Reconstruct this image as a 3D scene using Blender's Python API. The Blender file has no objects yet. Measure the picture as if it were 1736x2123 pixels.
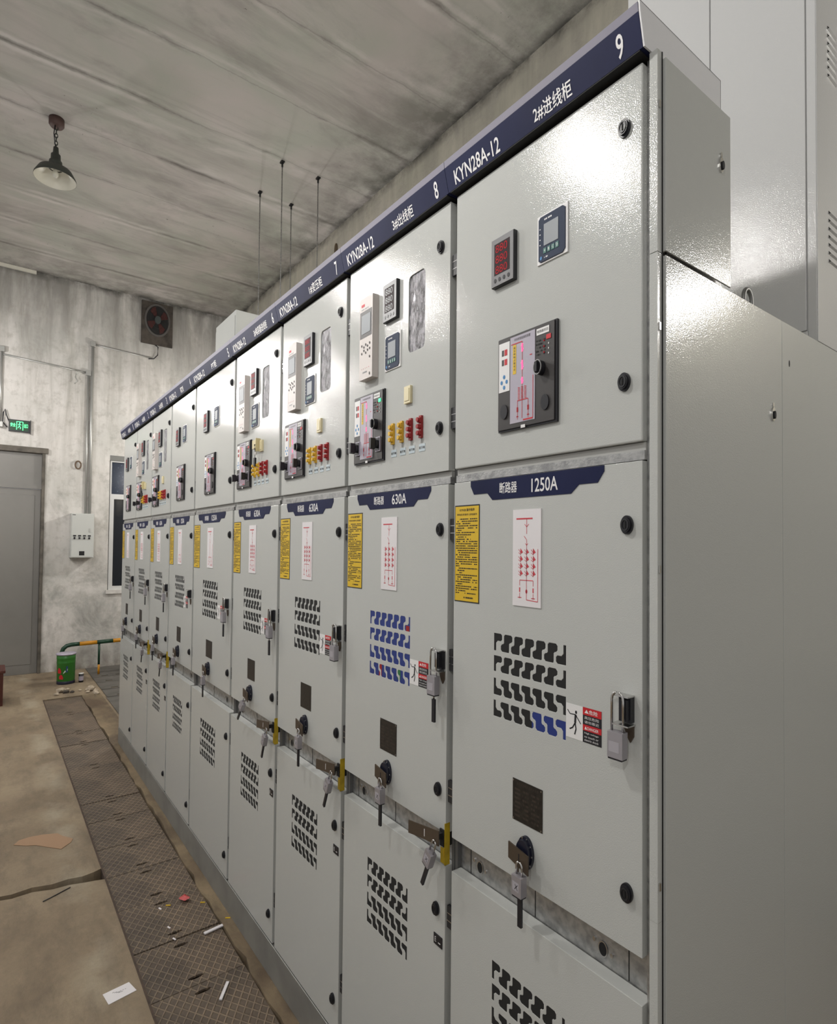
import bpy, math, random
from mathutils import Matrix, Vector
from mathutils.geometry import tessellate_polygon

S = bpy.context.scene
COL = S.collection

# ------------------------------------------------------------------ camera
F, CX, CY = 1193.72, -4.21, 40.02
CAM = Vector((0.552095, -0.906748, 1.667263))
YAW, PIT, ROL = 0.9303505, 0.0235475, 0.0096057


def cam_axes():
    fw = Vector((-math.sin(YAW) * math.cos(PIT), math.cos(YAW) * math.cos(PIT), math.sin(PIT)))
    r0 = Vector((math.cos(YAW), math.sin(YAW), 0))
    u0 = r0.cross(fw)
    c, s = math.cos(ROL), math.sin(ROL)
    return r0 * c + u0 * s, u0 * c - r0 * s, fw


cr, cu, cf = cam_axes()
cd = bpy.data.cameras.new('camera')
cam = bpy.data.objects.new('camera', cd)
COL.objects.link(cam)
cd.sensor_fit = 'HORIZONTAL'
cd.sensor_width = 36
cd.lens = 36 * F / 1736
cd.shift_x = -CX / 1736
cd.shift_y = CY / 1736
cd.clip_start = .02
M = Matrix((cr, cu, -cf)).transposed().to_4x4()
M.translation = CAM
cam.matrix_world = M
S.camera = cam

# ------------------------------------------------------------------ light and exposure
S.view_settings.view_transform = 'Standard'
S.view_settings.look = 'None'
S.view_settings.exposure = 0.18
S.view_settings.gamma = 1
S.view_settings.use_curve_mapping = False
W = bpy.data.worlds.new('World')
S.world = W
W.use_nodes = True
W.node_tree.nodes['Background'].inputs[0].default_value = (1.0, .985, .97, 1)
W.node_tree.nodes['Background'].inputs[1].default_value = .37
WARM = (1.0, .978, .955)
# pendant lamps over the operating aisle and behind the row: x, y, z of the bulb, watts
LAMPS = [(-.93, -1.14, 3.31, 45), (-2.56, -1.14, 3.30, 45), (-4.15, -1.14, 3.21, 45), (-5.90, -1.14, 3.22, 26),
         (-6.85, -1.95, 3.55, 80), (1.3, -2.6, 3.5, 60)]
# bulkhead lamps behind the row: x, y, z of the bulb, watts, and where the arm meets the wall
WALL_LAMPS = [(1.02, 1.80, 2.98, 25, 'lit bulkhead lamp on the back wall right of the row', 0), (-2.6, 1.80, 3.2, 40, 'lit bulkhead lamp on the back wall behind the row', 0),
              (-6.85, 1.80, 3.00, 80, 'lit bulkhead lamp on the back wall near the far wall', 0)]


# ------------------------------------------------------------------ materials
def mat(name, col, rough=.5, metal=0, bump=0, bscale=300, emit=0, noise=0, nscale=8, alpha=1, spec=.5, col2=None, coat=0):
    m = bpy.data.materials.new(name)
    m.use_nodes = True
    nt = m.node_tree
    b = nt.nodes['Principled BSDF']
    b.inputs['Base Color'].default_value = (*col, 1)
    b.inputs['Roughness'].default_value = rough
    b.inputs['Metallic'].default_value = metal
    b.inputs['Specular IOR Level'].default_value = spec
    if coat:
        b.inputs['Coat Weight'].default_value = coat
        b.inputs['Coat Roughness'].default_value = .12
    if emit:
        b.inputs['Emission Color'].default_value = (*col, 1)
        b.inputs['Emission Strength'].default_value = emit
    tc = nt.nodes.new('ShaderNodeTexCoord')
    if bump:
        n = nt.nodes.new('ShaderNodeTexNoise')
        n.inputs['Scale'].default_value = bscale
        n.inputs['Detail'].default_value = 1
        bp = nt.nodes.new('ShaderNodeBump')
        bp.inputs['Strength'].default_value = bump
        bp.inputs['Distance'].default_value = .001 if bscale < 500 else .0007
        nt.links.new(tc.outputs['Object'], n.inputs['Vector'])
        nt.links.new(n.outputs['Fac'], bp.inputs['Height'])
        nt.links.new(bp.outputs['Normal'], b.inputs['Normal'])
        if coat:
            nt.links.new(bp.outputs['Normal'], b.inputs['Coat Normal'])
    n = nt.nodes.new('ShaderNodeTexNoise')
    n.inputs['Scale'].default_value = nscale
    n.inputs['Detail'].default_value = 6
    mx = nt.nodes.new('ShaderNodeMix')
    mx.data_type = 'RGBA'
    c2 = col2 or tuple(c * (1 - noise) for c in col)
    mx.inputs['A'].default_value = (*col, 1)
    mx.inputs['B'].default_value = (*c2, 1)
    rp = nt.nodes.new('ShaderNodeValToRGB')
    rp.color_ramp.elements[0].position = .4
    rp.color_ramp.elements[1].position = .65
    nt.links.new(tc.outputs['Object'], n.inputs['Vector'])
    nt.links.new(n.outputs['Fac'], rp.inputs['Fac'])
    nt.links.new(rp.outputs['Color'], mx.inputs['Factor'])
    if noise or col2:
        nt.links.new(mx.outputs['Result'], b.inputs['Base Color'])
    return m


class N:
    """tiny node helper"""
    def __init__(s, m):
        s.m = m; m.use_nodes = True; s.nt = m.node_tree; s.b = s.nt.nodes['Principled BSDF']
        s.tc = s.nt.nodes.new('ShaderNodeTexCoord').outputs['Object']

    def lk(s, a, b): s.nt.links.new(a, b)

    def mapv(s, sc=(1, 1, 1), loc=(0, 0, 0), rot=(0, 0, 0)):
        n = s.nt.nodes.new('ShaderNodeMapping')
        n.inputs['Scale'].default_value = sc; n.inputs['Location'].default_value = loc; n.inputs['Rotation'].default_value = rot
        s.lk(s.tc, n.inputs['Vector']); return n.outputs['Vector']

    def noise(s, v, scale, detail=8, rough=.6, lo=0, hi=1, dist=0):
        n = s.nt.nodes.new('ShaderNodeTexNoise')
        n.inputs['Scale'].default_value = scale; n.inputs['Detail'].default_value = detail
        n.inputs['Roughness'].default_value = rough; n.inputs['Distortion'].default_value = dist
        s.lk(v, n.inputs['Vector'])
        return s.remap(n.outputs['Fac'], lo, hi)

    def remap(s, f, lo, hi, a=0, b=1):
        r = s.nt.nodes.new('ShaderNodeMapRange')
        r.inputs['From Min'].default_value = lo; r.inputs['From Max'].default_value = hi
        r.inputs['To Min'].default_value = a; r.inputs['To Max'].default_value = b
        s.lk(f, r.inputs['Value']); return r.outputs['Result']

    def math(s, op, a, b=None, c=None):
        n = s.nt.nodes.new('ShaderNodeMath'); n.operation = op
        for i, x in enumerate((a, b, c)):
            if x is None: continue
            if isinstance(x, (int, float)): n.inputs[i].default_value = x
            else: s.lk(x, n.inputs[i])
        return n.outputs[0]

    def sep(s, v=None):
        n = s.nt.nodes.new('ShaderNodeSeparateXYZ'); s.lk(v or s.tc, n.inputs[0]); return n.outputs

    def mix(s, f, a, b):
        n = s.nt.nodes.new('ShaderNodeMix'); n.data_type = 'RGBA'
        if isinstance(f, (int, float)): n.inputs['Factor'].default_value = f
        else: s.lk(f, n.inputs['Factor'])
        for k, x in (('A', a), ('B', b)):
            if isinstance(x, tuple): n.inputs[k].default_value = (*x, 1)
            else: s.lk(x, n.inputs[k])
        return n.outputs['Result']

    def bump(s, h, st=.5, d=.01):
        n = s.nt.nodes.new('ShaderNodeBump'); n.inputs['Strength'].default_value = st; n.inputs['Distance'].default_value = d
        s.lk(h, n.inputs['Height']); s.lk(n.outputs['Normal'], s.b.inputs['Normal'])


PAINT = mat('paint_light_grey', (.520, .530, .508), .12, bump=.30, bscale=450, coat=.0, spec=.30)
PAINTD = mat('paint_duct', (.56, .562, .555), .12, bump=.30, bscale=450, coat=.0, spec=.30)
FRAME = mat('frame_paint', (.42, .42, .40), .42)
GALV = mat('galvanised_steel', (.50, .50, .49), .36, .75, bump=.5, bscale=260, col2=(.33, .33, .33), nscale=60)
NAVY = mat('navy_enamel', (.014, .018, .060), .55, spec=.12, noise=.2, nscale=5)
STRIP = mat('header_cap', (.26, .25, .30), .6, .0, spec=.2)
WHITE = mat('white_print', (.80, .79, .78), .5)
PAPER = mat('paper_white', (.78, .75, .76), .6)
BLACK = mat('black_plastic', (.011, .011, .015), .38)
DARK = mat('dark_gap', (.010, .010, .010), .8)
PANELB = mat('panel_charcoal', (.036, .032, .031), .45)
GREYM = mat('meter_grey', (.19, .19, .195), .4)
YEL = mat('sign_yellow', (.70, .46, .02), .5)
RED = mat('print_red', (.55, .012, .02), .5)
DRED = mat('diagram_red', (.60, .05, .07), .5)
LAV = mat('panel_lavender', (.43, .40, .47), .45)
PINK = mat('indicator_pink', (1.0, .13, .33), .4, emit=.9)
GREEN = mat('lamp_green', (.02, .8, .25), .4, emit=1.4)
BLUEP = mat('print_blue', (.05, .22, .48), .5)
LCD = mat('lcd_grey', (.30, .32, .34), .45, spec=.25)
LEDR = mat('led_red', (.32, .008, .014), .5, emit=.20, spec=.1)
CREAM = mat('cream_plastic', (.74, .66, .42), .45)
CASE = mat('relay_case', (.62, .57, .54), .45)
YPL = mat('yellow_plastic', (.72, .44, .03), .35)
RPL = mat('red_plastic', (.32, .010, .012), .35)
STEEL = mat('bright_steel', (.62, .61, .60), .22, 1)
LOCK = mat('lock_silver', (.42, .40, .43), .38, .55)
SHUT = mat('brown_plate', (.105, .078, .055), .42, .5)
NAMEP = mat('nameplate', (.022, .018, .014), .35, noise=.5, nscale=90)
NAMET = mat('nameplate_print', (.055, .040, .030), .5)
BLUEM = mat('breaker_blue', (.016, .035, .20), .4)
YBR = mat('bracket_yellow', (.55, .38, .02), .4, noise=.35, nscale=25)
NETM = mat('hinge_black', (.02, .02, .022), .45)
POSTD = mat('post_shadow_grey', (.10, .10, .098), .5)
RUSTY = mat('edge_dirt', (.30, .25, .20), .7, noise=.5, nscale=20)


def window_foil():
    m = bpy.data.materials.new('crinkled_clear_film'); n = N(m)
    v = n.mapv((60, 60, 22))
    f = n.noise(v, 1.6, 6, .7, .36, .66)
    n.lk(n.mix(f, (.03, .028, .032), (.42, .41, .43)), n.b.inputs['Base Color'])
    n.b.inputs['Metallic'].default_value = .5
    n.b.inputs['Roughness'].default_value = .25
    n.bump(f, .8, .002)
    return m


FOIL = window_foil()


def concrete_ceiling():
    m = bpy.data.materials.new('ceiling_concrete'); n = N(m)
    x, y, z = n.sep()[0:3]
    big = n.noise(n.mapv((1, .8, 1)), 1.5, 6, .6, .36, .64, .6)
    c = n.mix(big, (.46, .425, .405), (.395, .40, .355))
    dk = n.noise(n.mapv((1.3, .6, 1), (6, 2, 0)), 1.6, 8, .66, .50, .72, .5)
    c = n.mix(n.math('MULTIPLY', dk, .75), c, (.235, .222, .205))
    st = n.noise(n.mapv((4.2, .40, 1)), 1.0, 8, .64, .50, .74, .7)
    c = n.mix(n.math('MULTIPLY', st, .55), c, (.25, .235, .215))
    lt = n.noise(n.mapv((3.0, .45, 1), (3, 9, 0)), 1.1, 6, .6, .56, .72, .8)
    c = n.mix(n.math('MULTIPLY', lt, .7), c, (.58, .55, .53))
    # slab joints running across the room, only partly dirty
    wob = n.noise(n.mapv((1, 1.3, 1)), 1.2, 6, .7, 0, 1)
    xx = n.math('ADD', x, n.math('MULTIPLY', wob, .10))
    fr = n.math('ABSOLUTE', n.math('SUBTRACT', n.math('FRACT', n.math('MULTIPLY', n.math('ADD', xx, 4.84), 1 / .66)), .5))
    j = n.remap(fr, .440, .495, 0, 1)
    br = n.noise(n.mapv((1.6, .8, 1), (8, 3, 0)), 1.7, 7, .68, .47, .66)
    c = n.mix(n.math('MULTIPLY', n.math('MULTIPLY', j, br), .85), c, (.12, .11, .10))
    thin = n.remap(fr, .488, .498, 0, .35)
    c = n.mix(thin, c, (.16, .15, .14))
    j2 = n.math('MULTIPLY', n.remap(fr, .38, .42, 0, 1), n.remap(fr, .47, .45, 0, 1))
    c = n.mix(n.math('MULTIPLY', n.math('MULTIPLY', j2, n.noise(n.mapv((1, .6, 1), (1, 7, 0)), 1.6, 5, .6, .50, .64)), .7), c, (.60, .57, .55))
    sp = n.noise(n.mapv(), 26, 3, .8, .68, .72)
    cl = n.noise(n.mapv((1, 1, 1), (5, 5, 0)), 1.0, 3, .5, .50, .60)
    c = n.mix(n.math('MULTIPLY', n.math('MULTIPLY', sp, cl), .8), c, (.08, .075, .06))
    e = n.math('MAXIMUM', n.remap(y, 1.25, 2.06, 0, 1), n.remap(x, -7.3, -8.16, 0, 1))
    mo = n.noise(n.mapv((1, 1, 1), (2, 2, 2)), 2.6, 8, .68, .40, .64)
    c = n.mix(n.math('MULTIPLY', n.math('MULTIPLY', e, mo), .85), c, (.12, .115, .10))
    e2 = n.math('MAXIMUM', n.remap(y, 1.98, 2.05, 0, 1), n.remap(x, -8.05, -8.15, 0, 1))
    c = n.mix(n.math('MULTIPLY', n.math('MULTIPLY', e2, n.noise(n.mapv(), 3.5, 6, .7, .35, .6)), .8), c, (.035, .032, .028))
    n.lk(c, n.b.inputs['Base Color'])
    n.b.inputs['Roughness'].default_value = .9
    n.bump(st, .25, .01)
    return m


def plaster(name, top, seed=0, dirty=1.0):
    m = bpy.data.materials.new(name); n = N(m)
    v0 = n.mapv((1, 1, 1), (seed, seed, 0))
    z = n.sep()[2]
    big = n.noise(v0, 1.7, 6, .62, .36, .66)
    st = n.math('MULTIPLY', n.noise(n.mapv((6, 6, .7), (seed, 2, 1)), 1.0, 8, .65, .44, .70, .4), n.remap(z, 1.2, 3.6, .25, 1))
    fine = n.noise(v0, 9, 8, .7, .50, .72)
    c = n.mix(big, (.66, .63, .60), (.52, .51, .48)) if dirty > .9 else n.mix(big, (.54, .50, .42), (.44, .42, .34))
    c = n.mix(n.math('MULTIPLY', st, .7 * dirty), c, (.30, .285, .25))
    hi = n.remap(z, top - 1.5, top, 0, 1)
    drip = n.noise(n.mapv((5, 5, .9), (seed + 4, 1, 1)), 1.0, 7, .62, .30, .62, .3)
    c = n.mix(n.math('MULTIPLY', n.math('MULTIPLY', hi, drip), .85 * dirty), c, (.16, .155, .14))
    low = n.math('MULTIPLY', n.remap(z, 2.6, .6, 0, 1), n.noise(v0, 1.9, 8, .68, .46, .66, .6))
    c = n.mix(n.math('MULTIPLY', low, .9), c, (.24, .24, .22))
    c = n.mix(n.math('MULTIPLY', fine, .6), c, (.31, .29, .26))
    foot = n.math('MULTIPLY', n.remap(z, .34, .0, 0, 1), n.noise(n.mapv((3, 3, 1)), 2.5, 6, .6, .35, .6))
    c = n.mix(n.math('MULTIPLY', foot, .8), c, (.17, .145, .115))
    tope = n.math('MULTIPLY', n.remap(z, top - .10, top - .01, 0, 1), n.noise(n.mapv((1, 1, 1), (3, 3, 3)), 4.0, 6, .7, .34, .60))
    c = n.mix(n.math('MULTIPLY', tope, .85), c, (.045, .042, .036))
    stn = n.noise(n.mapv((1.4, 1.4, 1), (seed + 2, 8, 3)), 1.5, 8, .7, .58, .72, .5)
    c = n.mix(n.math('MULTIPLY', stn, .6), c, (.24, .235, .215))
    n.lk(c, n.b.inputs['Base Color'])
    n.b.inputs['Roughness'].default_value = .92
    n.bump(fine, .35, .006)
    return m


def floor_mat(name, a, b, d):
    m = bpy.data.materials.new(name); n = N(m)
    v = n.mapv()
    big = n.noise(v, 1.5, 6, .6, .36, .66, .5)
    mid = n.noise(n.mapv((1, 2.2, 1), (3, 3, 0)), 3.2, 8, .66, .46, .70)
    fi = n.noise(v, 45, 4, .7, .35, .75)
    c = n.mix(big, a, b)
    c = n.mix(n.math('MULTIPLY', mid, .75), c, d)
    # pale worn streak along the aisle
    y = n.sep()[1]
    wy = n.math('ADD', y, n.math('MULTIPLY', n.noise(n.mapv((.8, .8, 1)), 1.5, 3, .5, 0, 1), .12))
    s = n.math('MULTIPLY', n.remap(n.math('ABSOLUTE', n.math('ADD', wy, .46)), .10, .02, 0, 1), n.noise(n.mapv((1, 1, 1), (9, 0, 0)), 2.2, 5, .6, .45, .6))
    c = n.mix(n.math('MULTIPLY', s, .6), c, (.40, .35, .26))
    c = n.mix(n.math('MULTIPLY', fi, .25), c, (.12, .095, .07))
    n.lk(c, n.b.inputs['Base Color'])
    n.b.inputs['Roughness'].default_value = .8
    n.bump(n.math('ADD', fi, n.math('MULTIPLY', mid, 2)), .25, .004)
    return m


def diamond_mat():
    m = bpy.data.materials.new('rusty_expanded_steel'); n = N(m)
    o = n.sep()
    a = n.math('ADD', n.math('MULTIPLY', o[0], 1 / .050), n.math('MULTIPLY', o[1], 1 / .034))
    b = n.math('SUBTRACT', n.math('MULTIPLY', o[0], 1 / .050), n.math('MULTIPLY', o[1], 1 / .034))
    f = lambda q: n.remap(n.math('ABSOLUTE', n.math('SUBTRACT', n.math('FRACT', q), .5)), .36, .46, 0, 1)
    r = n.math('MAXIMUM', f(a), f(b))
    ns = n.noise(n.mapv(), 3.0, 7, .65, .36, .68)
    base = n.mix(ns, (.135, .100, .070), (.052, .039, .029))
    rid = n.mix(ns, (.34, .25, .165), (.20, .155, .11))
    n2 = n.noise(n.mapv((1, 1, 1), (4, 0, 0)), 14, 5, .7, .35, .7)
    c = n.mix(n.math('MULTIPLY', r, n.remap(n2, 0, 1, .35, .95)), base, rid)
    n.lk(c, n.b.inputs['Base Color'])
    n.b.inputs['Roughness'].default_value = .65
    n.bump(r, .8, .004)
    return m


CEIL = concrete_ceiling()
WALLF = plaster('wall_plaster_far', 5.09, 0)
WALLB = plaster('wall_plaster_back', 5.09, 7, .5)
FLOOR = floor_mat('floor_concrete', (.30, .235, .155), (.200, .150, .096), (.125, .095, .064))
DIRT = floor_mat('trench_edge_dirt', (.27, .205, .12), (.095, .062, .036), (.05, .034, .02))
DIA = diamond_mat()
DOORM = mat('door_grey', (.20, .192, .178), .45, noise=.12, nscale=2)
DOORF = mat('door_frame_rust', (.13, .115, .095), .7, noise=.5, nscale=9)
CONDUIT = mat('conduit', (.42, .42, .40), .38, .5)
PLATE = mat('steel_plate', (.16, .150, .135), .5, .4, noise=.35, nscale=6)


# ------------------------------------------------------------------ mesh builder
class MB:
    def __init__(s): s.v = []; s.f = []; s.m = []; s.mats = []; s.sm = []

    def mi(s, m):
        if m not in s.mats: s.mats.append(m)
        return s.mats.index(m)

    def add(s, vs, fs, m, smooth=False):
        o = len(s.v); s.v += [tuple(v) for v in vs]; i = s.mi(m)
        for f in fs: s.f.append([o + k for k in f]); s.m.append(i); s.sm.append(smooth)
        return s

    def box(s, x0, x1, y0, y1, z0, z1, m):
        vs = [(x, y, z) for x in (x0, x1) for y in (y0, y1) for z in (z0, z1)]
        return s.add(vs, [(0, 1, 3, 2), (4, 6, 7, 5), (0, 4, 5, 1), (2, 3, 7, 6), (0, 2, 6, 4), (1, 5, 7, 3)], m)

    def prism(s, poly, a0, a1, m, ax='y'):
        """poly in the plane across axis ax, extruded a0..a1"""
        def P(p, a): return {'y': (p[0], a, p[1]), 'x': (a, p[0], p[1]), 'z': (p[0], p[1], a)}[ax]
        n = len(poly)
        vs = [P(p, a0) for p in poly] + [P(p, a1) for p in poly]
        tri = tessellate_polygon([[Vector((p[0], p[1], 0)) for p in poly]])
        fs = [tuple(t) for t in tri] + [tuple(n + i for i in reversed(t)) for t in tri]
        fs += [(i, (i + 1) % n, n + (i + 1) % n, n + i) for i in range(n)]
        return s.add(vs, fs, m)

    def holed(s, outer, holes, y0, y1, m):
        loops = [outer] + holes
        flat = [p for l in loops for p in l]
        n = len(flat)
        tri = tessellate_polygon([[Vector((p[0], p[1], 0)) for p in l] for l in loops])
        vs = [(p[0], y0, p[1]) for p in flat] + [(p[0], y1, p[1]) for p in flat]
        fs = [tuple(t) for t in tri] + [tuple(n + i for i in reversed(t)) for t in tri]
        o = 0
        for l in loops:
            k = len(l)
            fs += [(o + i, o + (i + 1) % k, n + o + (i + 1) % k, n + o + i) for i in range(k)]
            o += k
        return s.add(vs, fs, m)

    def disc(s, cx, cz, rx, rz, y0, y1, m, n=24, ax='y'):
        p = [(cx + rx * math.cos(2 * math.pi * i / n), cz + rz * math.sin(2 * math.pi * i / n)) for i in range(n)]
        return s.prism(p, y0, y1, m, ax)

    def ring(s, cx, cz, rx, rz, w, y0, y1, m, n=28):
        o = [(cx + rx * math.cos(2 * math.pi * i / n), cz + rz * math.sin(2 * math.pi * i / n)) for i in range(n)]
        h = [(cx + (rx - w) * math.cos(-2 * math.pi * i / n), cz + (rz - w * rz / rx) * math.sin(-2 * math.pi * i / n)) for i in range(n)]
        return s.holed(o, [h], y0, y1, m)

    def tube(s, pts, r, m, n=8):
        pts = [Vector(p) for p in pts]
        rings = []
        up = Vector((0, 0, 1))
        for i, p in enumerate(pts):
            t = (pts[min(i + 1, len(pts) - 1)] - pts[max(i - 1, 0)]).normalized()
            a = t.cross(up)
            if a.length < .1: a = t.cross(Vector((1, 0, 0)))
            a.normalize(); b = t.cross(a)
            rr = r[i] if isinstance(r, (list, tuple)) else r
            rings.append([p + (a * math.cos(2 * math.pi * k / n) + b * math.sin(2 * math.pi * k / n)) * rr for k in range(n)])
            up = up if abs(t.dot(up)) < .98 else Vector((1, 0, 0))
        vs = [v for r_ in rings for v in r_]
        fs = [(i * n + k, i * n + (k + 1) % n, (i + 1) * n + (k + 1) % n, (i + 1) * n + k) for i in range(len(pts) - 1) for k in range(n)]
        fs += [tuple(range(n))[::-1], tuple((len(pts) - 1) * n + k for k in range(n))]
        return s.add(vs, fs, m, True)

    def lathe(s, prof, c, m, n=32):
        """prof: (radius, z) list about the vertical axis through c"""
        vs = [(c[0] + r * math.cos(2 * math.pi * k / n), c[1] + r * math.sin(2 * math.pi * k / n), c[2] + z) for r, z in prof for k in range(n)]
        fs = [(i * n + k, i * n + (k + 1) % n, (i + 1) * n + (k + 1) % n, (i + 1) * n + k) for i in range(len(prof) - 1) for k in range(n)]
        return s.add(vs, fs, m, True)

    def text(s, t, x0, x1, z0, z1, y, m, bold=0, map_=None):
        vs, fs = glyphs(t, bold)
        if not vs: return s
        ax = min(v[0] for v in vs); bx = max(v[0] for v in vs); az = min(v[1] for v in vs); bz = max(v[1] for v in vs)
        q = []
        for a, b in vs:
            x = x0 + (a - ax) / max(bx - ax, 1e-6) * (x1 - x0); z = z0 + (b - az) / max(bz - az, 1e-6) * (z1 - z0)
            q.append(map_(x, z) if map_ else (x, y, z))
        return s.add(q, fs, m)

    def mesh(s, name):
        me = bpy.data.meshes.new(name)
        me.from_pydata(s.v, [], s.f)
        for m in s.mats: me.materials.append(m)
        for i, p in enumerate(me.polygons): p.material_index = s.m[i]; p.use_smooth = s.sm[i]
        me.update()
        import bmesh
        bm = bmesh.new(); bm.from_mesh(me)
        bmesh.ops.recalc_face_normals(bm, faces=bm.faces)
        bm.to_mesh(me); bm.free()
        return me


GC = {}


def glyphs(t, bold=0):
    if (t, bold) in GC: return GC[(t, bold)]
    c = bpy.data.curves.new('t', 'FONT'); c.body = t; c.size = 1; c.offset = bold; c.resolution_u = 3
    o = bpy.data.objects.new('t', c); COL.objects.link(o)
    dg = bpy.context.evaluated_depsgraph_get()
    me = bpy.data.meshes.new_from_object(o.evaluated_get(dg))
    r = ([(v.co.x, v.co.y) for v in me.vertices], [tuple(p.vertices) for p in me.polygons])
    bpy.data.objects.remove(o); bpy.data.curves.remove(c); bpy.data.meshes.remove(me)
    GC[(t, bold)] = r
    return r


def link(name, me, parent=None, loc=None, bevel=0):
    o = bpy.data.objects.new(name, me); COL.objects.link(o)
    if parent: o.parent = parent
    if loc: o.location = loc
    if bevel:
        b = o.modifiers.new('bevel', 'BEVEL'); b.width = bevel; b.segments = 2; b.limit_method = 'ANGLE'; b.angle_limit = math.radians(50)
        b.harden_normals = False
    return o


def obj(name, mb, parent=None, loc=None, bevel=0, label=None):
    o = link(name, mb.mesh(name), parent, loc, bevel)
    if label: o['label'] = label
    return o


def tag(o, label, cat, group=None, kind=None):
    o['label'] = label; o['category'] = cat
    if group: o['group'] = group
    if kind: o['kind'] = kind
    return o


def thing(name, label, cat, loc=(0, 0, 0), group=None):
    o = bpy.data.objects.new(name, None); COL.objects.link(o); o.location = loc; o.empty_display_size = .05
    return tag(o, label, cat, group)


def struct(name, mb, bevel=0):
    o = obj(name, mb, bevel=bevel); o['kind'] = 'structure'; return o


# ------------------------------------------------------------------ room shell
XW, YB, ZC = -8.156, 2.06, 5.09
T = .12
# far wall with openings for the door and the window
mb = MB()
DY0, DY1, DZ = -1.45, -.335, 2.84        # door opening
WY0, WY1 = .40, 1.25
def wall_x(y0, y1, z0, z1): mb.box(XW - T, XW, y0, y1, z0, z1, WALLF)
wall_x(-3.6, DY0, 0, ZC); wall_x(DY0, DY1, DZ, ZC); wall_x(DY1, WY0, .0005, ZC)
wall_x(WY0, WY1, 2.84, ZC); wall_x(WY0, WY1, 0, 1.0); wall_x(WY1, YB, 0, ZC)
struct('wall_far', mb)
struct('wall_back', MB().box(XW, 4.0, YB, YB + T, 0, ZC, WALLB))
struct('ceiling', MB().box(XW - T, 4.0, -3.6, YB + T, ZC, ZC + T, CEIL))
random.seed(4)
# floor: slabs around the cable trench, the cracked gap between two slabs
crackA = [(-2.79, -3.6), (-2.80, -1.6), (-2.795, -1.1), (-2.81, -.86), (-2.79, -.78), (-2.80, -.70), (-2.775, -.62), (-2.78, -.55), (-2.765, -.49), (-2.775, -.44), (-2.79, -.405)]
crackB = [(-2.765, -3.6), (-2.77, -1.6), (-2.765, -1.1), (-2.775, -.86), (-2.75, -.78), (-2.755, -.70), (-2.725, -.62), (-2.72, -.55), (-2.70, -.49), (-2.69, -.45), (-2.675, -.405)]
struct('floor', MB().prism([(XW - .12, -3.6)] + crackA + [(XW - .12, -.405)], -.06, 0, FLOOR, 'z'))
struct('floor', MB().prism(list(reversed(crackB)) + [(4, -3.6), (4, -.405)], -.06, 0, FLOOR, 'z'))
struct('floor', MB().box(XW - .12, -6.66, -.405, .13, -.06, 0, FLOOR))
edge = [(-6.66, -.045)]
x = -6.6
while x < 1.6:
    edge.append((x, -.045 + random.uniform(-.010, .012))); x += .09
struct('floor', MB().prism(edge + [(1.6, .13), (-6.66, .13)], -.06, 0, DIRT, 'z'))
struct('floor', MB().box(XW, 4, .13, YB, -.06, 0, FLOOR))
struct('floor', MB().box(XW, 4, -3.6, YB, -.12, -.06, DIRT))

# far wall door
d = MB()
d.box(XW - .09, XW + .02, DY1 - .035, DY1, 0, DZ - .06, DOORF); d.box(XW - .09, XW + .02, DY0, DY0 + .035, 0, DZ - .06, DOORF)
d.box(XW - .09, XW + .03, DY0 - .02, DY1 + .03, DZ - .06, DZ + .01, DOORF)
door = struct('door_1', d, .004)
def part(name, mb_, par, label=None, bevel=0):
    return obj(name, mb_, par, None, bevel, label)
part('transom_panel', MB().box(XW - .06, XW - .03, DY0 + .035, DY1 - .035, 2.39, DZ - .06, DOORM), door)
part('transom_rail', MB().box(XW - .07, XW - .01, DY0 + .035, DY1 - .035, 2.33, 2.39, DOORM), door)
ymid = -.90
part('door_leaf', MB().box(XW - .06, XW - .03, ymid + .004, DY1 - .037, .001, 2.325, DOORM).box(XW - .031, XW - .026, ymid + .07, DY1 - .10, .12, 2.25, DOORM), door, bevel=.003)
part('door_leaf', MB().box(XW - .06, XW - .03, DY0 + .037, ymid - .004, .001, 2.325, DOORM), door, bevel=.003)
part('door_handle', MB().box(XW - .03, XW - .01, ymid + .03, ymid + .06, 1.05, 1.25, STEEL), door)

# window beside the row
NIGHT = mat('night_glass', (.004, .006, .012), .08, spec=.6)
def speck():
    m = bpy.data.materials.new('wet_night_glass'); n = N(m)
    f = n.noise(n.mapv(), 34, 4, .7, .60, .72)
    n.lk(n.mix(f, (.010, .018, .040), (.16, .20, .26)), n.b.inputs['Base Color']); n.b.inputs['Roughness'].default_value = .15
    return m
WF = mat('window_frame', (.56, .56, .55), .45)
w = MB()
def fr(y0, y1, z0, z1, t=.035, m=WF):
    w.box(XW - .08, XW - .02, y0, y0 + t, z0, z1, m).box(XW - .08, XW - .02, y1 - t, y1, z0, z1, m)
    w.box(XW - .08, XW - .02, y0 + t, y1 - t, z0, z0 + t, m).box(XW - .08, XW - .02, y0 + t, y1 - t, z1 - t, z1, m)
w.box(XW - .09, XW - .0, WY0, WY1, 2.77, 2.84, mat('lintel_grey', (.16, .16, .15), .6)); fr(WY0 + .012, WY1, 2.30, 2.77, .018); fr(WY0 + .012, WY1, 1.02, 2.30, .05)
win = struct('window_1', w)
part('window_pane', MB().box(XW - .055, XW - .05, WY0 + .03, WY1 - .018, 2.318, 2.752, speck()), win, 'dark upper pane flecked with droplets')
part('window_pane', MB().box(XW - .055, XW - .05, WY0 + .062, WY1 - .05, 1.07, 2.25, NIGHT), win, 'black lower pane')
part('window_sill', MB().box(XW - .08, XW + .03, WY0 - .02, WY1 + .02, .97, 1.02, WALLF), win)

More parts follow.
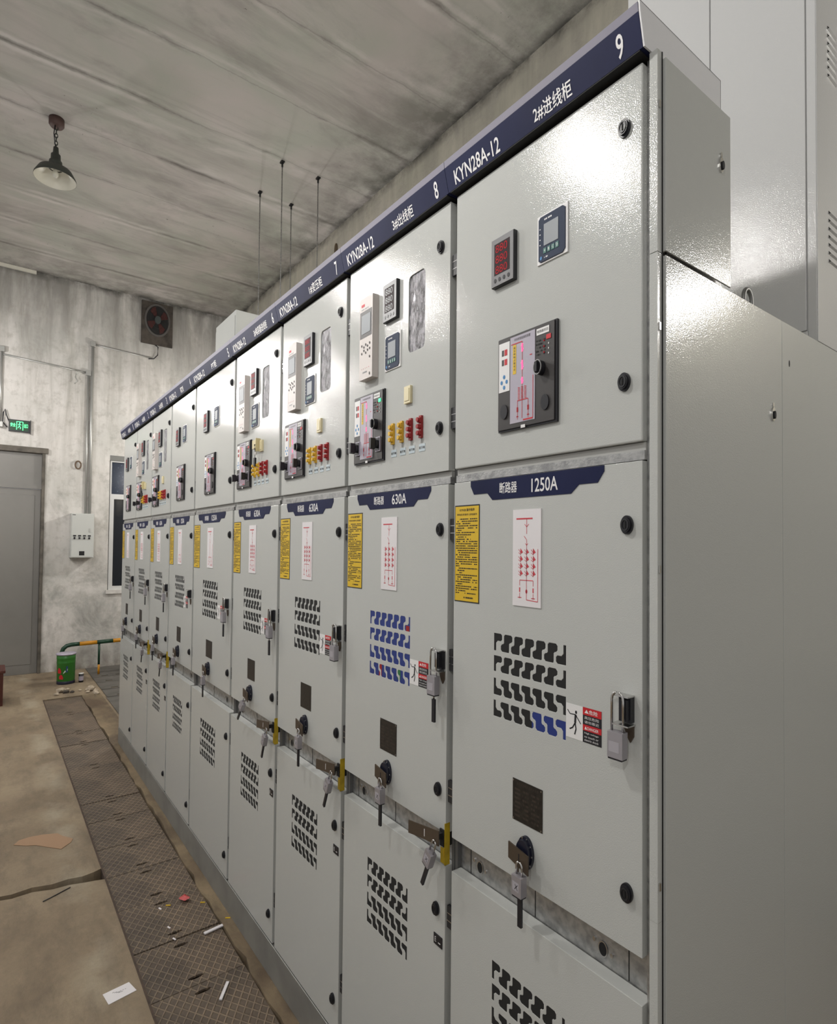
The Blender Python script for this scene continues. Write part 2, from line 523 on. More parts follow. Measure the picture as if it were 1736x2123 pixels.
# ------------------------------------------------------------------ switchgear cabinets
BX = [0.0, -0.523, -1.038, -1.555, -2.077, -2.706, -3.228, -3.748, -4.267, -4.786]   # right edge of the nearest cabinet, then each boundary
ZP = .130


def slot(c, z0, z1, flip, cl=0):
    a, b = .0074, .0168
    zm, h = (z0 + z1) / 2, .003
    k = .0038
    if not flip:   # block up right, foot down left
        if cl < 0: return [(c - a, z0), (c - a + .006, z0), (c - a + .006, zm - .002), (c + a - .004, zm + h), (c + b - k, zm + h), (c + b, zm + h + k), (c + b, z1 - k), (c + b - k, z1), (c - a, z1)]
        if cl > 0: return [(c - b + k, z0), (c + a, z0), (c + a, z1), (c + a - .006, z1), (c + a - .006, zm + .002), (c - a + .004, zm - h), (c - b + k, zm - h), (c - b, zm - h - k), (c - b, z0 + k)]
        return [(c - b + k, z0), (c + a - .001, z0), (c + a, z0 + k), (c + a, zm), (c + a + .003, zm + h), (c + b - k, zm + h), (c + b, zm + h + k), (c + b, z1 - k), (c + b - k, z1), (c - a + k, z1), (c - a, z1 - k), (c - a, zm), (c - a - .003, zm - h), (c - b + k, zm - h), (c - b, zm - h - k), (c - b, z0 + k)]
    p = slot(c, z0, z1, False, cl)
    return [(q[0], z0 + z1 - q[1]) for q in reversed(p)]


def vent_holes(sx, z1, z0):
    out = []
    hgt = (z1 - z0)
    rows = [(1.0, .79), (.73, .54), (.455, .26), (.19, 0)]
    for r, (a, b) in enumerate(rows):
        for k in range(7):
            c = .158 + k * .0305
            s_ = slot(c, z0 + b * hgt, z0 + a * hgt, r > 1, -1 if k == 0 else (1 if k == 6 else 0))
            out.append([(q[0] * sx, q[1]) for q in s_][::-1])
    return out


def rect(x0, x1, z0, z1): return [(x0, z0), (x1, z0), (x1, z1), (x0, z1)]


X0, X1 = .0115, .5085
CACHE = {}


def cached(key, fn):
    if key not in CACHE:
        mb_ = fn(); CACHE[key] = mb_.mesh(key[0])
    return CACHE[key]


def cpart(name, key, fn, parent, bevel=0, label=None, loc=None):
    o = link(name, cached((name,) + key, fn), parent, loc, bevel)
    if label: o['label'] = label
    return o


def latch_mb():
    m = MB(); m.disc(0, 0, .0118, .0168, -.0045, 0, BLACK, 28).disc(0, 0, .0095, .0135, -.0085, -.0045, BLACK, 28)
    m.ring(0, 0, .0075, .0107, .0018, -.0098, -.0085, NETM).box(-.0012, .0012, -.0096, -.0085, -.006, .006, DARK)
    return m


def bars(m, x0, x1, z0, z1, rows, y, mt, seed, dens=.85, short=.3):
    """lines of small print drawn as broken strokes"""
    r = random.Random(seed)
    h = (z1 - z0) / rows
    for i in range(rows):
        zz = z1 - (i + .5) * h
        xe = x1 if r.random() > short else x0 + (x1 - x0) * r.uniform(.2, .8)
        x = x0 + (0 if r.random() > .3 else (x1 - x0) * .08)
        while x < xe:
            l = r.uniform(.02, .09) * (x1 - x0)
            if r.random() < dens: m.add([(x, y, zz - h * .24), (min(x + l, xe), y, zz - h * .24), (min(x + l, xe), y, zz + h * .24), (x, y, zz + h * .24)], [(0, 1, 2, 3)], mt)
            x += l + .008 * (x1 - x0) * 2


def line(m, a, b, t, y, mt):
    ax, az = a; bx, bz = b
    L = math.hypot(bx - ax, bz - az) or 1e-6; nx, nz = -(bz - az) / L * t / 2, (bx - ax) / L * t / 2
    m.add([(ax + nx, y, az + nz), (bx + nx, y, bz + nz), (bx - nx, y, bz - nz), (ax - nx, y, az - nz)], [(0, 1, 2, 3)], mt)


def diagram(m, x0, x1, z0, z1, y, mt, t=.0010, full=True, mt2=None):
    W_, H_ = x1 - x0, z1 - z0
    P = lambda a, b: (x0 + a * W_, z0 + b * H_)
    mt2 = mt2 or mt
    line(m, P(.10, .93), P(.72, .93), t * 2.6, y, mt)
    line(m, P(.5, .93), P(.5, .80), t, y, mt2)
    line(m, P(.42, .87), P(.5, .84), t, y, mt2); line(m, P(.58, .87), P(.5, .84), t, y, mt2)
    line(m, P(.40, .74), P(.5, .70), t, y, mt2); line(m, P(.5, .80), P(.5, .765), t, y, mt2)
    line(m, P(.5, .70), P(.5, .25), t, y, mt2); line(m, P(.45, .66), P(.5, .64), t, y, mt2); line(m, P(.55, .66), P(.5, .64), t, y, mt2)
    if full:
        for cx in (.27, .5, .75):
            for k in range(4):
                zc = .575 - k * .078
                a, b = P(cx, zc), P(cx + .10, zc - .02)
                m.add([(a[0], y, a[1] + .006), (a[0] + .007, y, a[1] - .002), (a[0], y, a[1] - .006)], [(0, 1, 2)], mt)
                line(m, P(cx - .08, zc + .02), P(cx, zc - .015), t, y, mt); line(m, P(cx - .08, zc - .015), P(cx, zc - .035), t, y, mt)
                line(m, P(cx, zc + .03), P(cx, zc - .04), t, y, mt)
    line(m, P(.24, .26), P(.75, .26), t * 1.3, y, mt)
    for cx in (.24, .75): line(m, P(cx, .26), P(cx, .20), t, y, mt); line(m, P(cx, .18), P(cx, .13), t * 2.4, y, mt); line(m, P(cx, .12), P(cx, .06), t, y, mt); line(m, P(cx - .07, .07), P(cx + .07, .07), t * 1.4, y, mt)
    line(m, P(.5, .26), P(.5, .05), t, y, mt); line(m, P(.5, .05), P(.92, .04), t * 1.3, y, mt); line(m, P(.92, .04), P(.92, .60), t * 1.1, y, mt)
    m.disc(*P(.5, .14), .0028, .0045, y, y + .0001, mt, 10)


def make_cabinet(k, typ, name_txt, mid_txt, wide=1.0, near='', label=''):
    """k: number on its header, 9 is nearest the camera"""
    i = 9 - k
    xr, xl = BX[i], BX[i + 1]
    w_ = xr - xl
    sx = wide
    c = thing('switchgear_cabinet', label, 'electrical cabinet', (xl, 0, ZP), 'switchgear cabinets standing side by side in the row')
    dz = -ZP
    key = (round(w_, 4),)

    # children are built in heights above the floor and shifted down by the plinth
    def P(nm, ky, fn, par=None, bevel=0, lab=None, loc=None):
        l = loc
        if par is None: l = (loc[0] if loc else 0, loc[1] if loc else 0, (loc[2] if loc else 0) + dz)
        return cpart(nm, ky, fn, par or c, bevel, lab, l)

    def body():
        m = MB()
        m.box(.001, w_ - .001, .060, 1.30, ZP + .001, 2.17, PAINT)            # main body
        m.box(.001, w_ - .001, .060, .252, 2.1705, 2.600, PAINT)              # instrument box on top
        m.box(.001, w_ - .001, .0335, .0595, .135, 2.53, FRAME)
        return m
    P('cabinet_body', key, body)

    def frame():
        m = MB()
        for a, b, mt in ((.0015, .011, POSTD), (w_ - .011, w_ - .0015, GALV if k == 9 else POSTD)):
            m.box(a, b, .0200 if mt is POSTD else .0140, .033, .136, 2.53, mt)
        m.box(.0112, w_ - .0112, .006, .024, 1.8195, 1.836, GALV)
        m.box(.0112, w_ - .0112, .010, .024, 1.836, 1.8505, FRAME)
        m.box(.0112, w_ - .0112, .0318, .033, .880, .972, GALV)
        for hx in (.078 * sx, .412 * sx):
            m.disc(hx, .917, .0085, .0125, .0306, .0316, DARK, 20)
            m.ring(hx, .917, .0100, .0145, .0016, .0300, .0306, STEEL)
            for q in (-.019, .019): m.disc(hx + q, .921 - q * .3, .0032, .0047, .0290, .0316, STEEL, 10)
        for lx in (.045 * sx, .245 * sx, .465 * sx): m.box(lx, lx + .0015, .0310, .0317, .890, .968, DARK)
        return m
    P('frame', key + (k == 9,), frame)

    # header
    def header():
        m = MB()
        a, b = 0.0006, w_ - 0.0006
        if k == 1: a = -.004
        prof = [(-.0325, 2.602), (.058, 2.602), (.058, 2.531), (.022, 2.531), (-.017, 2.531), (-.0305, 2.585)]
        m.prism(prof, a, b, NAVY, 'x')
        m.add([(a, -.0310, 2.5865), (b, -.0310, 2.5865), (b, -.0330, 2.6025), (a, -.0330, 2.6025)], [(0, 1, 2, 3)], STRIP)
        m.add([(a, -.0330, 2.6025), (b, -.0330, 2.6025), (b, .058, 2.6025), (a, .058, 2.6025)], [(0, 1, 2, 3)], STRIP)
        m.box(a + .006, b - .006, -.0165, .0235, 2.5285, 2.5308, DARK)
        mp = lambda x, z: (x, -.017 - (z - 2.531) * .25 - .0008, z)
        m.text('KYN28A-12', .029 * sx, .180 * sx, 2.5360, 2.5680, 0, WHITE, .012, mp)
        m.text(name_txt, .279 * sx, (.279 + .0175 * min(len(name_txt) + .5, 8)) * sx, 2.5380, 2.5685, 0, WHITE, .012, mp)
        m.text(str(k), w_ - .048 if k > 1 else w_ - .045, w_ - .034, 2.5365, 2.5760, 0, WHITE, .012, mp)
        return m
    P('header_panel', key + (name_txt, k), header, lab='navy header with white cabinet name and number %d' % k)

    # ---------------- upper door
    def updoor():
        m = MB()
        if typ == 'B':
            x0, x1, z0, z1, r = .328 * sx, .402 * sx, 2.187, 2.397, .012
            hole = []
            for cx, cz, a0 in ((x1 - r, z1 - r * 1.4, 0), (x0 + r, z1 - r * 1.4, 90), (x0 + r, z0 + r * 1.4, 180), (x1 - r, z0 + r * 1.4, 270)):
                for q in range(4): t = math.radians(a0 + q * 30); hole.append((cx + r * math.cos(t), cz + r * 1.4 * math.sin(t)))
            m.holed(rect(X0, w_ - .0115, 1.8515, 2.522), [hole[::-1]], 0, .0245, PAINT)
        else: m.box(X0, w_ - .0115, 0, .0290, 1.8515, 2.522, PAINT)
        return m
    ud = P('instrument_door', key + (typ,), updoor, bevel=.0028)
    for z in (2.421, 1.961): cpart('latch', (), latch_mb, ud, 0, None, (w_ - .046, 0, z))
    if typ == 'B':
        cpart('film_window', key, lambda: MB().box(.320 * sx, .410 * sx, .003, .014, 2.18, 2.404, FOIL), ud, 0, 'window covered by crinkled film')

    def hinge():
        m = MB(); m.box(-.0095, .0095, .0045, .0125, -.026, .026, NETM)
        for z in (-.009, .009): m.box(-.0098, .0098, .0042, .0044, z - .001, z + .001, STEEL)
        return m
    for z in (2.36, 1.98, 1.706, 1.387, 1.07, .771, .30): cpart('hinge', (), hinge, c, 0, None, (.0005, 0, z + dz))

    # LED meter and protection relay
    if typ == 'A': mx0, mz1, rx0, rz1 = .146 * sx, 2.351, .274 * sx, 2.349
    else: mx0, mz1, rx0, rz1 = .217 * sx, 2.408, .218 * sx, 2.262

    def meter():
        m = MB(); m.prism([(0, 0), (.068, 0), (.068, -.108), (0, -.108)], -.0100, .002, BLACK)
        m.box(.001, .067, -.0118, -.0100, -.107, -.001, GREYM)
        m.box(.010, .057, -.0122, -.0118, -.083, -.013, mat_disp)
        for q in range(4): m.disc(.013 + q * .0135, -.095, .0035, .0048, -.0126, -.0118, BLACK, 12)
        return m
    me_ = P('power_meter', (k == 8,), meter, loc=(mx0, 0, mz1))
    def digits():
        m = MB()
        for q in range(3):
            m.text('880', .014, .050, -.034 - q * .0235, -.0165 - q * .0235, -.0125, LEDR if k != 8 else GREYM)
        return m
    cpart('display_digits', (k == 8,), digits, me_)

    def relay():
        m = MB(); m.box(0, .0775, -.003, .001, -.101, 0, WHITE)
        m.prism([(.0045, -.094), (.0095, -.098), (.0665, -.098), (.0725, -.091), (.0725, -.009), (.0665, -.004), (.0095, -.004), (.0045, -.009)], -.0050, -.003, RELB)
        m.box(.019, .056, -.0058, -.0050, -.067, -.022, LCD)
        for q in range(4):
            m.box(.018 + q * .0105, .0255 + q * .0105, -.0060, -.0050, -.083, -.072, RELG)
            m.text('ABCD'[q] if q else '+', .0200 + q * .0105, .0235 + q * .0105, -.080, -.0745, -.0062, WHITE)
        for q in range(4): m.box(.0075, .0100, -.0053, -.0050, -.030 - q * .011, -.028 - q * .011, WHITE)
        bars(m, .020, .056, -.016, -.009, 1, -.0053, WHITE, 3); bars(m, .020, .056, -.094, -.088, 1, -.0053, WHITE, 4)
        m.disc(.0115, -.090, .0028, .004, -.0055, -.0050, BLUEP, 10)
        return m
    P('protection_relay', (), relay, loc=(rx0, 0, rz1))

    # status panel
    psx = sx
    if typ == 'A': px0, pz1 = .166 * sx, 2.1215
    else: px0, pz1 = .058 * sx, 2.1145

    def spanel():
        m = MB(); Wp, Hp = .163, .206
        m.prism([(0, 0), (Wp, 0), (Wp, -Hp), (0, -Hp)], -.006, .001, BLACK)
        m.prism([(.0015, -.002), (Wp - .0050, -.002), (Wp - .0050, -Hp + .004), (.0015, -Hp + .004)], -.0085, -.006, PANELB)
        y = -.0088
        m.box(.004, .036, y - .0004, y, -.119, -.011, WHITE)
        for q in range(2): m.box(.013, .019, y - .0009, y - .0004, -.040 - q * .021, -.027 - q * .021, PANELB).box(.021, .029, y - .0009, y - .0004, -.040 - q * .021, -.027 - q * .021, RED)
        for q in range(4):
            a = q * math.pi / 2
            m.disc(.020 + .0075 * math.cos(a), -.098 + .0115 * math.sin(a), .0034, .0046, y - .0009, y - .0004, BLUEP, 10)
        m.box(.038, .108, y - .0004, y, -.1925, -.006, LAV)
        m.text('开关柜智能操控装置', .050, .095, -.0165, -.0105, y - .0007, PANELB)
        m.box(.046, .0555, y - .0008, y - .0004, -.087, -.024, YEL)
        for q, ch in enumerate('高压带电注意安全'): m.text(ch, .0482, .0533, -.0330 - q * .0066, -.0285 - q * .0066, y - .0010, PANELB)
        # mimic diagram
        L = lambda a, b, t=.0016, mm=RED: line(m, a, b, t, y - .0009, mm)
        L((.041, -.022), (.073, -.022), .002); L((.073, -.022), (.073, -.185), .0012)
        for z0, z1 in ((-.026, -.044), (-.062, -.082), (-.098, -.112)):
            L((.073, z0), (.073, z1), .0042, PINK); L((.0695, z0 - .004), (.0765, z1 + .004), .0016, PINK)
        for q in (.064, .073, .082):
            for j in range(9): L((q - .003, -.118 - j * .0030), (q + .003, -.1195 - j * .0030), .0013)
        L((.060, -.146), (.089, -.146), .0020)
        for q in (.060, .090): L((q, -.146), (q, -.186), .0012); L((q, -.160), (q, -.170), .0045); L((q - .003, -.180), (q + .003, -.180), .002)
        L((.076, -.189), (.103, -.189), .0030); L((.103, -.189), (.103, -.100), .0014); L((.094, -.056), (.100, -.056), .002)
        # right column
        m.box(.112, .145, y - .0005, y, -.022, -.0085, WHITE); m.text('断路器状态', .114, .143, -.018, -.012, y - .0008, PANELB)
        m.box(.138, .150, y - .0008, y, -.036, -.0265, RED if k != 8 else GREEN)
        bars(m, .110, .136, -.066, -.030, 5, y - .0003, DARK, 9, .6)
        for j in range(3): m.disc(.132, -.0365 - j * .012, .0014, .002, y - .0010, y, LEDR, 8); m.disc(.144, -.045 - j * .010, .0012, .002, y - .0006, y, WHITE, 8)
        m.box(.0755 - .006, .0755 + .006, y - .0006, y, -Hp + .007, -Hp + .0005, WHITE)
        if typ == 'A':
            for cx, cz in ((.0205, -.163), (.135, -.163)):
                m.disc(cx, cz, .0105, .0160, y - .0022, y, BLACK, 24)
        return m
    sp = P('status_panel', (typ, k == 8), spanel, loc=(px0, 0, pz1))

    def keysw():
        m = MB(); m.disc(0, 0, .0100, .0150, -.0130, 0, BLACK, 22).ring(0, 0, .0104, .0156, .0014, -.0150, -.0125, STEEL)
        m.box(-.0030, .0030, -.0200, -.0130, -.0100, .0100, BLACK)
        return m
    cpart('selector_switch', (), keysw, sp, 0, None, (.126, -.0085, -.092 if typ == 'A' else -.098))
    if typ == 'B':
        def knob():
            m = MB(); m.box(-.0115, .0115, -.003, 0, -.021, .021, LAV); m.box(-.0095, .0095, -.0045, -.003, -.018, .018, BLACK)
            m.disc(0, 0, .0085, .0125, -.013, -.0045, BLACK, 18); m.prism([(-.0045, -.016), (.0045, -.014), (.0055, .015), (-.0055, .015)], -.029, -.013, BLACK)
            return m
        for q in (.026, .139): cpart('rotary_knob', (), knob, sp, 0, None, (q, -.0085, -.158))

    if typ == 'B':
        # tall relay unit
        def unit():
            m = MB(); m.box(0, .072, -.022, 0, -.244, 0, CASE)
            y = -.0222
            m.box(.003, .069, -.0224, -.022, -.120, -.040, PANELB); m.box(.013, .061, -.0232, -.0224, -.108, -.052, LCD)
            m.box(.010, .028, y - .0003, y, -.026, -.018, RED); bars(m, .010, .050, -.038, -.030, 1, y - .0002, GREYM, 2)
            for (a, b) in ((.014, -.142), (.026, -.148), (.036, -.142), (.046, -.148), (.026, -.158), (.046, -.160), (.014, -.165), (.036, -.166), (.058, -.142), (.058, -.158), (.058, -.182)):
                m.disc(a, b, .0026, .0036, y - .0012, y, PANELB, 10)
            for q in range(5): m.disc(.014 + q * .010, -.212, .0008, .0012, y - .0005, y, RED, 8)
            bars(m, .020, .044, -.228, -.219, 1, y - .0002, GREYM, 6); m.disc(.058, -.232, .003, .0045, y - .0008, y, PANELB, 10)
            return m
        P('protection_unit', (k == 8,), unit, bevel=.0015, lab='tall off-white protection unit', loc=(.107 * sx, 0, 2.400))

        def links(col):
            m = MB()
            m.box(-.006, .006, -.0065, .0005, -.031, .028, col)
            for z in (-.019, -.002, .016): m.disc(0, z, .0055, .0062, -.0165, -.0065, col, 12)
            m.prism([(-.0075, -.024), (.0075, -.024), (.0055, -.013), (-.0055, -.013)], -.0125, -.0065, col)
            m.prism([(-.0065, .009), (.0065, .009), (.0065, .022), (-.0065, .022)], -.0115, -.0065, col)
            m.tube([(0, -.002, -.030), (0, -.002, -.044)], .0012, STEEL, 6)
            return m
        for j, lx in enumerate((.262, .305, .347, .392)):
            P('test_link', ('y' if j < 2 else 'r',), (lambda col=(YPL if j < 2 else RPL): links(col)), None, .0008, 'yellow disconnecting link' if j < 2 else 'dark red disconnecting link', (lx * sx, 0, 1.978))
        for lx in (.265, .308, .350, .395):
            P('link_tag', (), lambda: MB().box(-.013, .013, -.0010, .0005, -.010, .010, mat_tag).disc(-.009, 0, .0024, .0034, -.0016, -.001, PANELB, 8).disc(.009, 0, .0024, .0034, -.0016, -.001, PANELB, 8).text('压板', -.0055, .0055, -.003, .004, -.0014, PANELB), None, 0, None, (lx * sx, 0, 1.922))
        P('push_switch', (), lambda: MB().box(-.0145, .0145, -.008, .0005, -.0235, .0235, CREAM).box(-.010, .010, -.0095, -.008, -.017, .017, CREAM), None, .001, 'cream push switch', (.335 * sx, 0, 2.072))
        if k in (6, 2):
            def bunch():
                m = MB()
                m.box(-.030, .022, -.019, -.0125, -.006, .030, mat_tagk).box(.020, .024, -.024, -.003, -.020, .034, mat_tagk)
                m.box(-.008, .008, -.022, -.014, -.082, -.046, BLACK).tube([(0, -.018, .0), (0, -.018, -.048)], .0012, BLACK, 6)
                m.tube([(.004, -.018, .010), (.016, -.026, .006), (.020, -.026, -.012), (.012, -.020, -.022)], .0022, BLACK, 6)
                m.box(.010, .020, -.022, -.016, -.034, -.014, STEEL)
                return m
            P('key_bunch', (), bunch, None, 0, 'beige key tag and keys hanging from a switch', (.300 * sx, 0, 2.070))

    # ---------------- middle door
    def middoor():
        m = MB()
        m.holed(rect(X0, w_ - .0115, .968, 1.8175), vent_holes(sx, 1.474, 1.292), 0, .0245, PAINT)
        return m
    md = P('breaker_door', key, middoor, bevel=.0022)
    for z in (1.706, 1.066): cpart('latch', (), latch_mb, md, 0, None, (w_ - .040, 0, z))

    def vb():
        m = MB()
        m.box(.145 * sx, .354 * sx, .0006, .0240, 1.284, 1.482, BLUEM if k == 8 else DARK)
        if k == 9: m.box(.262 * sx, .354 * sx, .0003, .0006, 1.286, 1.3295, BLUEM)
        if k == 8:
            m.box(.330 * sx, .345 * sx, .0003, .0006, 1.430, 1.450, RPL); m.box(.200 * sx, .214 * sx, .0003, .0006, 1.292, 1.335, RPL); m.box(.292 * sx, .306 * sx, .0003, .0006, 1.300, 1.335, mat_gr)
        return m
    P('vent_backing', key + (k,), vb, lab='blue breaker seen through the vent' if k == 8 else None)

    def mlabel():
        m = MB()
        p = [(.071, 1.8170), (.071, 1.805), (.082, 1.7855), (.127, 1.7855), (.143, 1.7695), (.360, 1.7695), (.379, 1.7860), (.421, 1.7860), (.435, 1.806), (.435, 1.8170)]
        m.prism([(a * sx, b) for a, b in p], -.0012, .0002, NAVY)
        a, b = mid_txt
        m.text(a, .166 * sx, .218 * sx, 1.7815, 1.8065, -.0015, WHITE, .010)
        m.text(b, .259 * sx, .328 * sx, 1.7790, 1.8075, -.0015, WHITE, .012)
        return m
    cpart('name_strip', key + mid_txt, mlabel, md, 0, 'navy strip with white lettering')

    def ysign():
        m = MB(); x0, x1 = .0155, .0155 + .086 * sx
        m.box(x0, x1, -.0010, .0002, 1.5335, 1.7625, BLACK).box(x0 + .002, x1 - .002, -.0013, -.0010, 1.5360, 1.7595, YEL)
        m.text('KYN28 操作程序', x0 + .018, x1 - .016, 1.7475, 1.7545, -.0016, BLACK, .01)
        m.text('停电检修操作 送电操作', x0 + .008, x1 - .008, 1.7375, 1.7425, -.0016, BLACK, .005)
        bars(m, x0 + .005, x1 - .006, 1.552, 1.732, 34, -.0016, BLACK, 5, .88, .35)
        bars(m, x0 + .030, x1 - .010, 1.5405, 1.548, 1, -.0016, BLACK, 8)
        return m
    cpart('instruction_sign', key, ysign, md, 0, 'yellow operating instruction sign')

    def dsign():
        m = MB(); x0, x1 = .208 * sx, .286 * sx
        m.box(x0, x1, -.0022, .0002, 1.5405, 1.7440, PAPER)
        diagram(m, x0 + .003, x1 - .002, 1.545, 1.738, -.0025, DRED, .0012 if k > 6 else .0016, typ == 'B' or k == 9)
        return m
    cpart('diagram_sign', key + (typ, k > 6, k == 9), dsign, md, 0, 'white plate with red wiring diagram')

    if k >= 4:
        def warn():
            m = MB(); x0 = .350 * sx; xm = .389 * sx; x1 = .430 * sx
            m.box(x0, xm, -.0006, .0002, 1.3005, 1.3650, WHITE).box(xm, x1, -.0006, .0002, 1.3005, 1.3655, BLACK)
            m.box(xm, x1, -.0008, -.0006, 1.3515, 1.3655, RED).box(xm, x1, -.0008, -.0006, 1.3225, 1.3335, RED)
            # falling figure with lightning
            cx = (x0 + xm) / 2; L = lambda a, b, t=.0018: line(m, (cx + a[0], 1.333 + a[1]), (cx + b[0], 1.333 + b[1]), t, -.0009, BLACK)
            m.disc(cx + .004, 1.3515, .0022, .0032, -.0010, -.0006, BLACK, 12)
            L((.003, .014), (.002, -.002), .0045); L((.003, .014), (-.010, .013)); L((-.010, .013), (-.016, .020)); L((.003, .014), (.010, .005)); L((.010, .005), (.015, -.001))
            L((.002, -.002), (-.004, -.012), .0026); L((-.004, -.012), (-.011, -.016), .0026); L((.002, -.002), (.004, -.013), .0026); L((.004, -.013), (.001, -.024), .0026)
            m.text('▲危险', xm + .004, x1 - .008, 1.3545, 1.3625, -.0010, WHITE, .01)
            m.text('高压危险', xm + .004, x1 - .005, 1.3440, 1.3495, -.0010, WHITE); m.text('请勿靠近', xm + .004, x1 - .005, 1.3362, 1.3415, -.0010, WHITE)
            m.text('▲DANGER', xm + .004, x1 - .006, 1.3248, 1.3310, -.0010, WHITE, .01)
            for q, t_ in enumerate(('High voltage', 'no touch or', 'electric shock')): m.text(t_, xm + .004, x1 - .006, 1.3160 - q * .0062, 1.3200 - q * .0062, -.0010, WHITE)
            return m
        cpart('danger_sign', key, warn, md, 0, 'red, black and white high voltage warning sticker')

    def plate():
        m = MB(); x0, x1 = .2105 * sx, .292 * sx
        m.box(x0, x1, -.0010, .0002, 1.0900, 1.1760, NAMEP)
        m.text('金属铠装移出式开关设备', x0 + .012, x1 - .010, 1.1655, 1.1710, -.0013, NAMET)
        bars(m, x0 + .006, x0 + .022, 1.097, 1.160, 7, -.0013, NAMET, 1, .9, 0); bars(m, x0 + .028, x0 + .045, 1.097, 1.160, 7, -.0013, NAMET, 2, .7, 0); bars(m, x0 + .052, x1 - .008, 1.097, 1.160, 7, -.0013, NAMET, 3, .7, .2)
        for a, b in ((x0 + .003, 1.0935), (x1 - .003, 1.0935), (x0 + .003, 1.1725), (x1 - .003, 1.1725)): m.disc(a, b, .0013, .002, -.0020, -.001, STEEL, 8)
        return m
    cpart('nameplate', key, plate, md, 0, 'dark nameplate with faint lettering')

    # hasp handle on the right
    def hasp():
        m = MB(); m.box(-.013, .010, -.012, 0, -.022, .022, BLACK); m.box(-.008, .008, -.019, -.012, -.017, .018, BLACK)
        m.box(-.016, .0105, -.021, 0, .022, .0245, STEEL); m.box(-.020, .0125, -.024, 0, -.0275, -.0250, STEEL)
        m.prism([(-.003, -.047), (.004, -.058), (.010, -.047), (.010, -.0275), (-.010, -.0275)], -.004, 0, SHUT)
        return m
    cpart('hasp', (), hasp, md, 0, 'black and nickel handle hasp', (.4865 * sx if sx == 1 else .4865 * sx - .01, 0, 1.385))

    # interlock knob and its cover plate
    def dial():
        m = MB(); m.disc(0, 0, .0205, .0340, -.007, 0, NAVYK, 32).disc(0, 0, .0175, .0290, -.0150, -.007, NAVYK, 32)
        for q in range(10):
            a = q * math.pi / 5; m.disc(.0190 * math.cos(a), .0315 * math.sin(a), .0016, .0022, -.0082, -.006, STEEL, 8)
        return m
    dl = cpart('interlock_dial', (), dial, md, 0, None, (.250 * sx, 0, 1.035))
    def flap():
        m = MB(); m.prism([(-.030, .018), (.024, .008), (.024, -.031), (-.030, -.015)], -.0235, -.0205, SHUT); m.box(-.0015, .0005, -.0240, -.0235, -.012, .004, DARK)
        m.box(-.004, .004, -.021, -.014, -.006, .006, STEEL)
        m.box(-.006, -.002, -.0225, -.0205, -.034, -.014, SHUT)
        return m
    cpart('cover_flap', (), flap, dl, 0, 'brown metal cover flap')

    # ---------------- lower door
    ld = P('cable_door', key, lambda: MB().holed(rect(X0, w_ - .0115, .1365, .889), vent_holes(sx, .7605, .576), 0, .0300, PAINT), bevel=.0028)
    for z in (.774, .234): cpart('latch', (), latch_mb, ld, 0, None, (w_ - .044, 0, z))
    if typ == 'B':
        cpart('indicator_tag', (), lambda: MB().box(-.016, .016, -.0020, .0002, -.013, .013, BLACK).text('E', -.011, -.006, -.006, .006, -.0024, WHITE).box(.002, .010, -.0024, -.002, -.005, -.003, WHITE), ld, 0, None, (w_ - .036, 0, .700))
    P('vent_backing', key + ('low',), lambda: MB().box(.145 * sx, .354 * sx, .0006, .0242, .568, .768, DARK))

    if typ == 'B':
        # earthing switch access on the rail between the doors
        def brk():
            m = MB()
            m.box(w_ - .0125, w_ - .0110, -.003, .013, .892, .992, YBR); m.box(w_ - .030, w_ - .0131, -.0005, .0005, .893, .930, YBR)
            m.box(w_ - .030, w_ - .013, -.004, .0275, .935, .975, DARK)
            for q in range(4): m.box(w_ - .0138, w_ - .0130, -.004 + q * .004, -.002 + q * .004, .913, .948, YPL)
            return m
        br = P('earthing_bracket', key, brk, lab='yellow earthing switch bracket')
        cpart('shutter_plate', key, lambda: MB().prism([(w_ - .124, .966), (w_ - .002, .986), (w_ - .002, .950), (w_ - .055, .945), (w_ - .124, .934)], -.0300, -.0275, SHUT).box(w_ - .058, w_ - .056, -.0305, -.0300, .952, .970, WHITE).box(w_ - .028, w_ - .018, -.028, .012, .955, .968, DARK), br, 0, 'brown shutter plate')
    return c


mat_disp = mat('display_dark', (.020, .008, .010), .5, spec=.15)
RELB = mat('relay_blue_grey', (.030, .042, .075), .6, spec=.2)
RELG = mat('relay_key_green', (.035, .16, .13), .4)
mat_tag = mat('link_tag', (.50, .58, .62), .5)
mat_tagk = mat('key_tag', (.60, .52, .28), .5)
mat_gr = mat('dark_green', (.02, .16, .05), .5)
NAVYK = mat('dial_navy', (.010, .011, .024), .3)

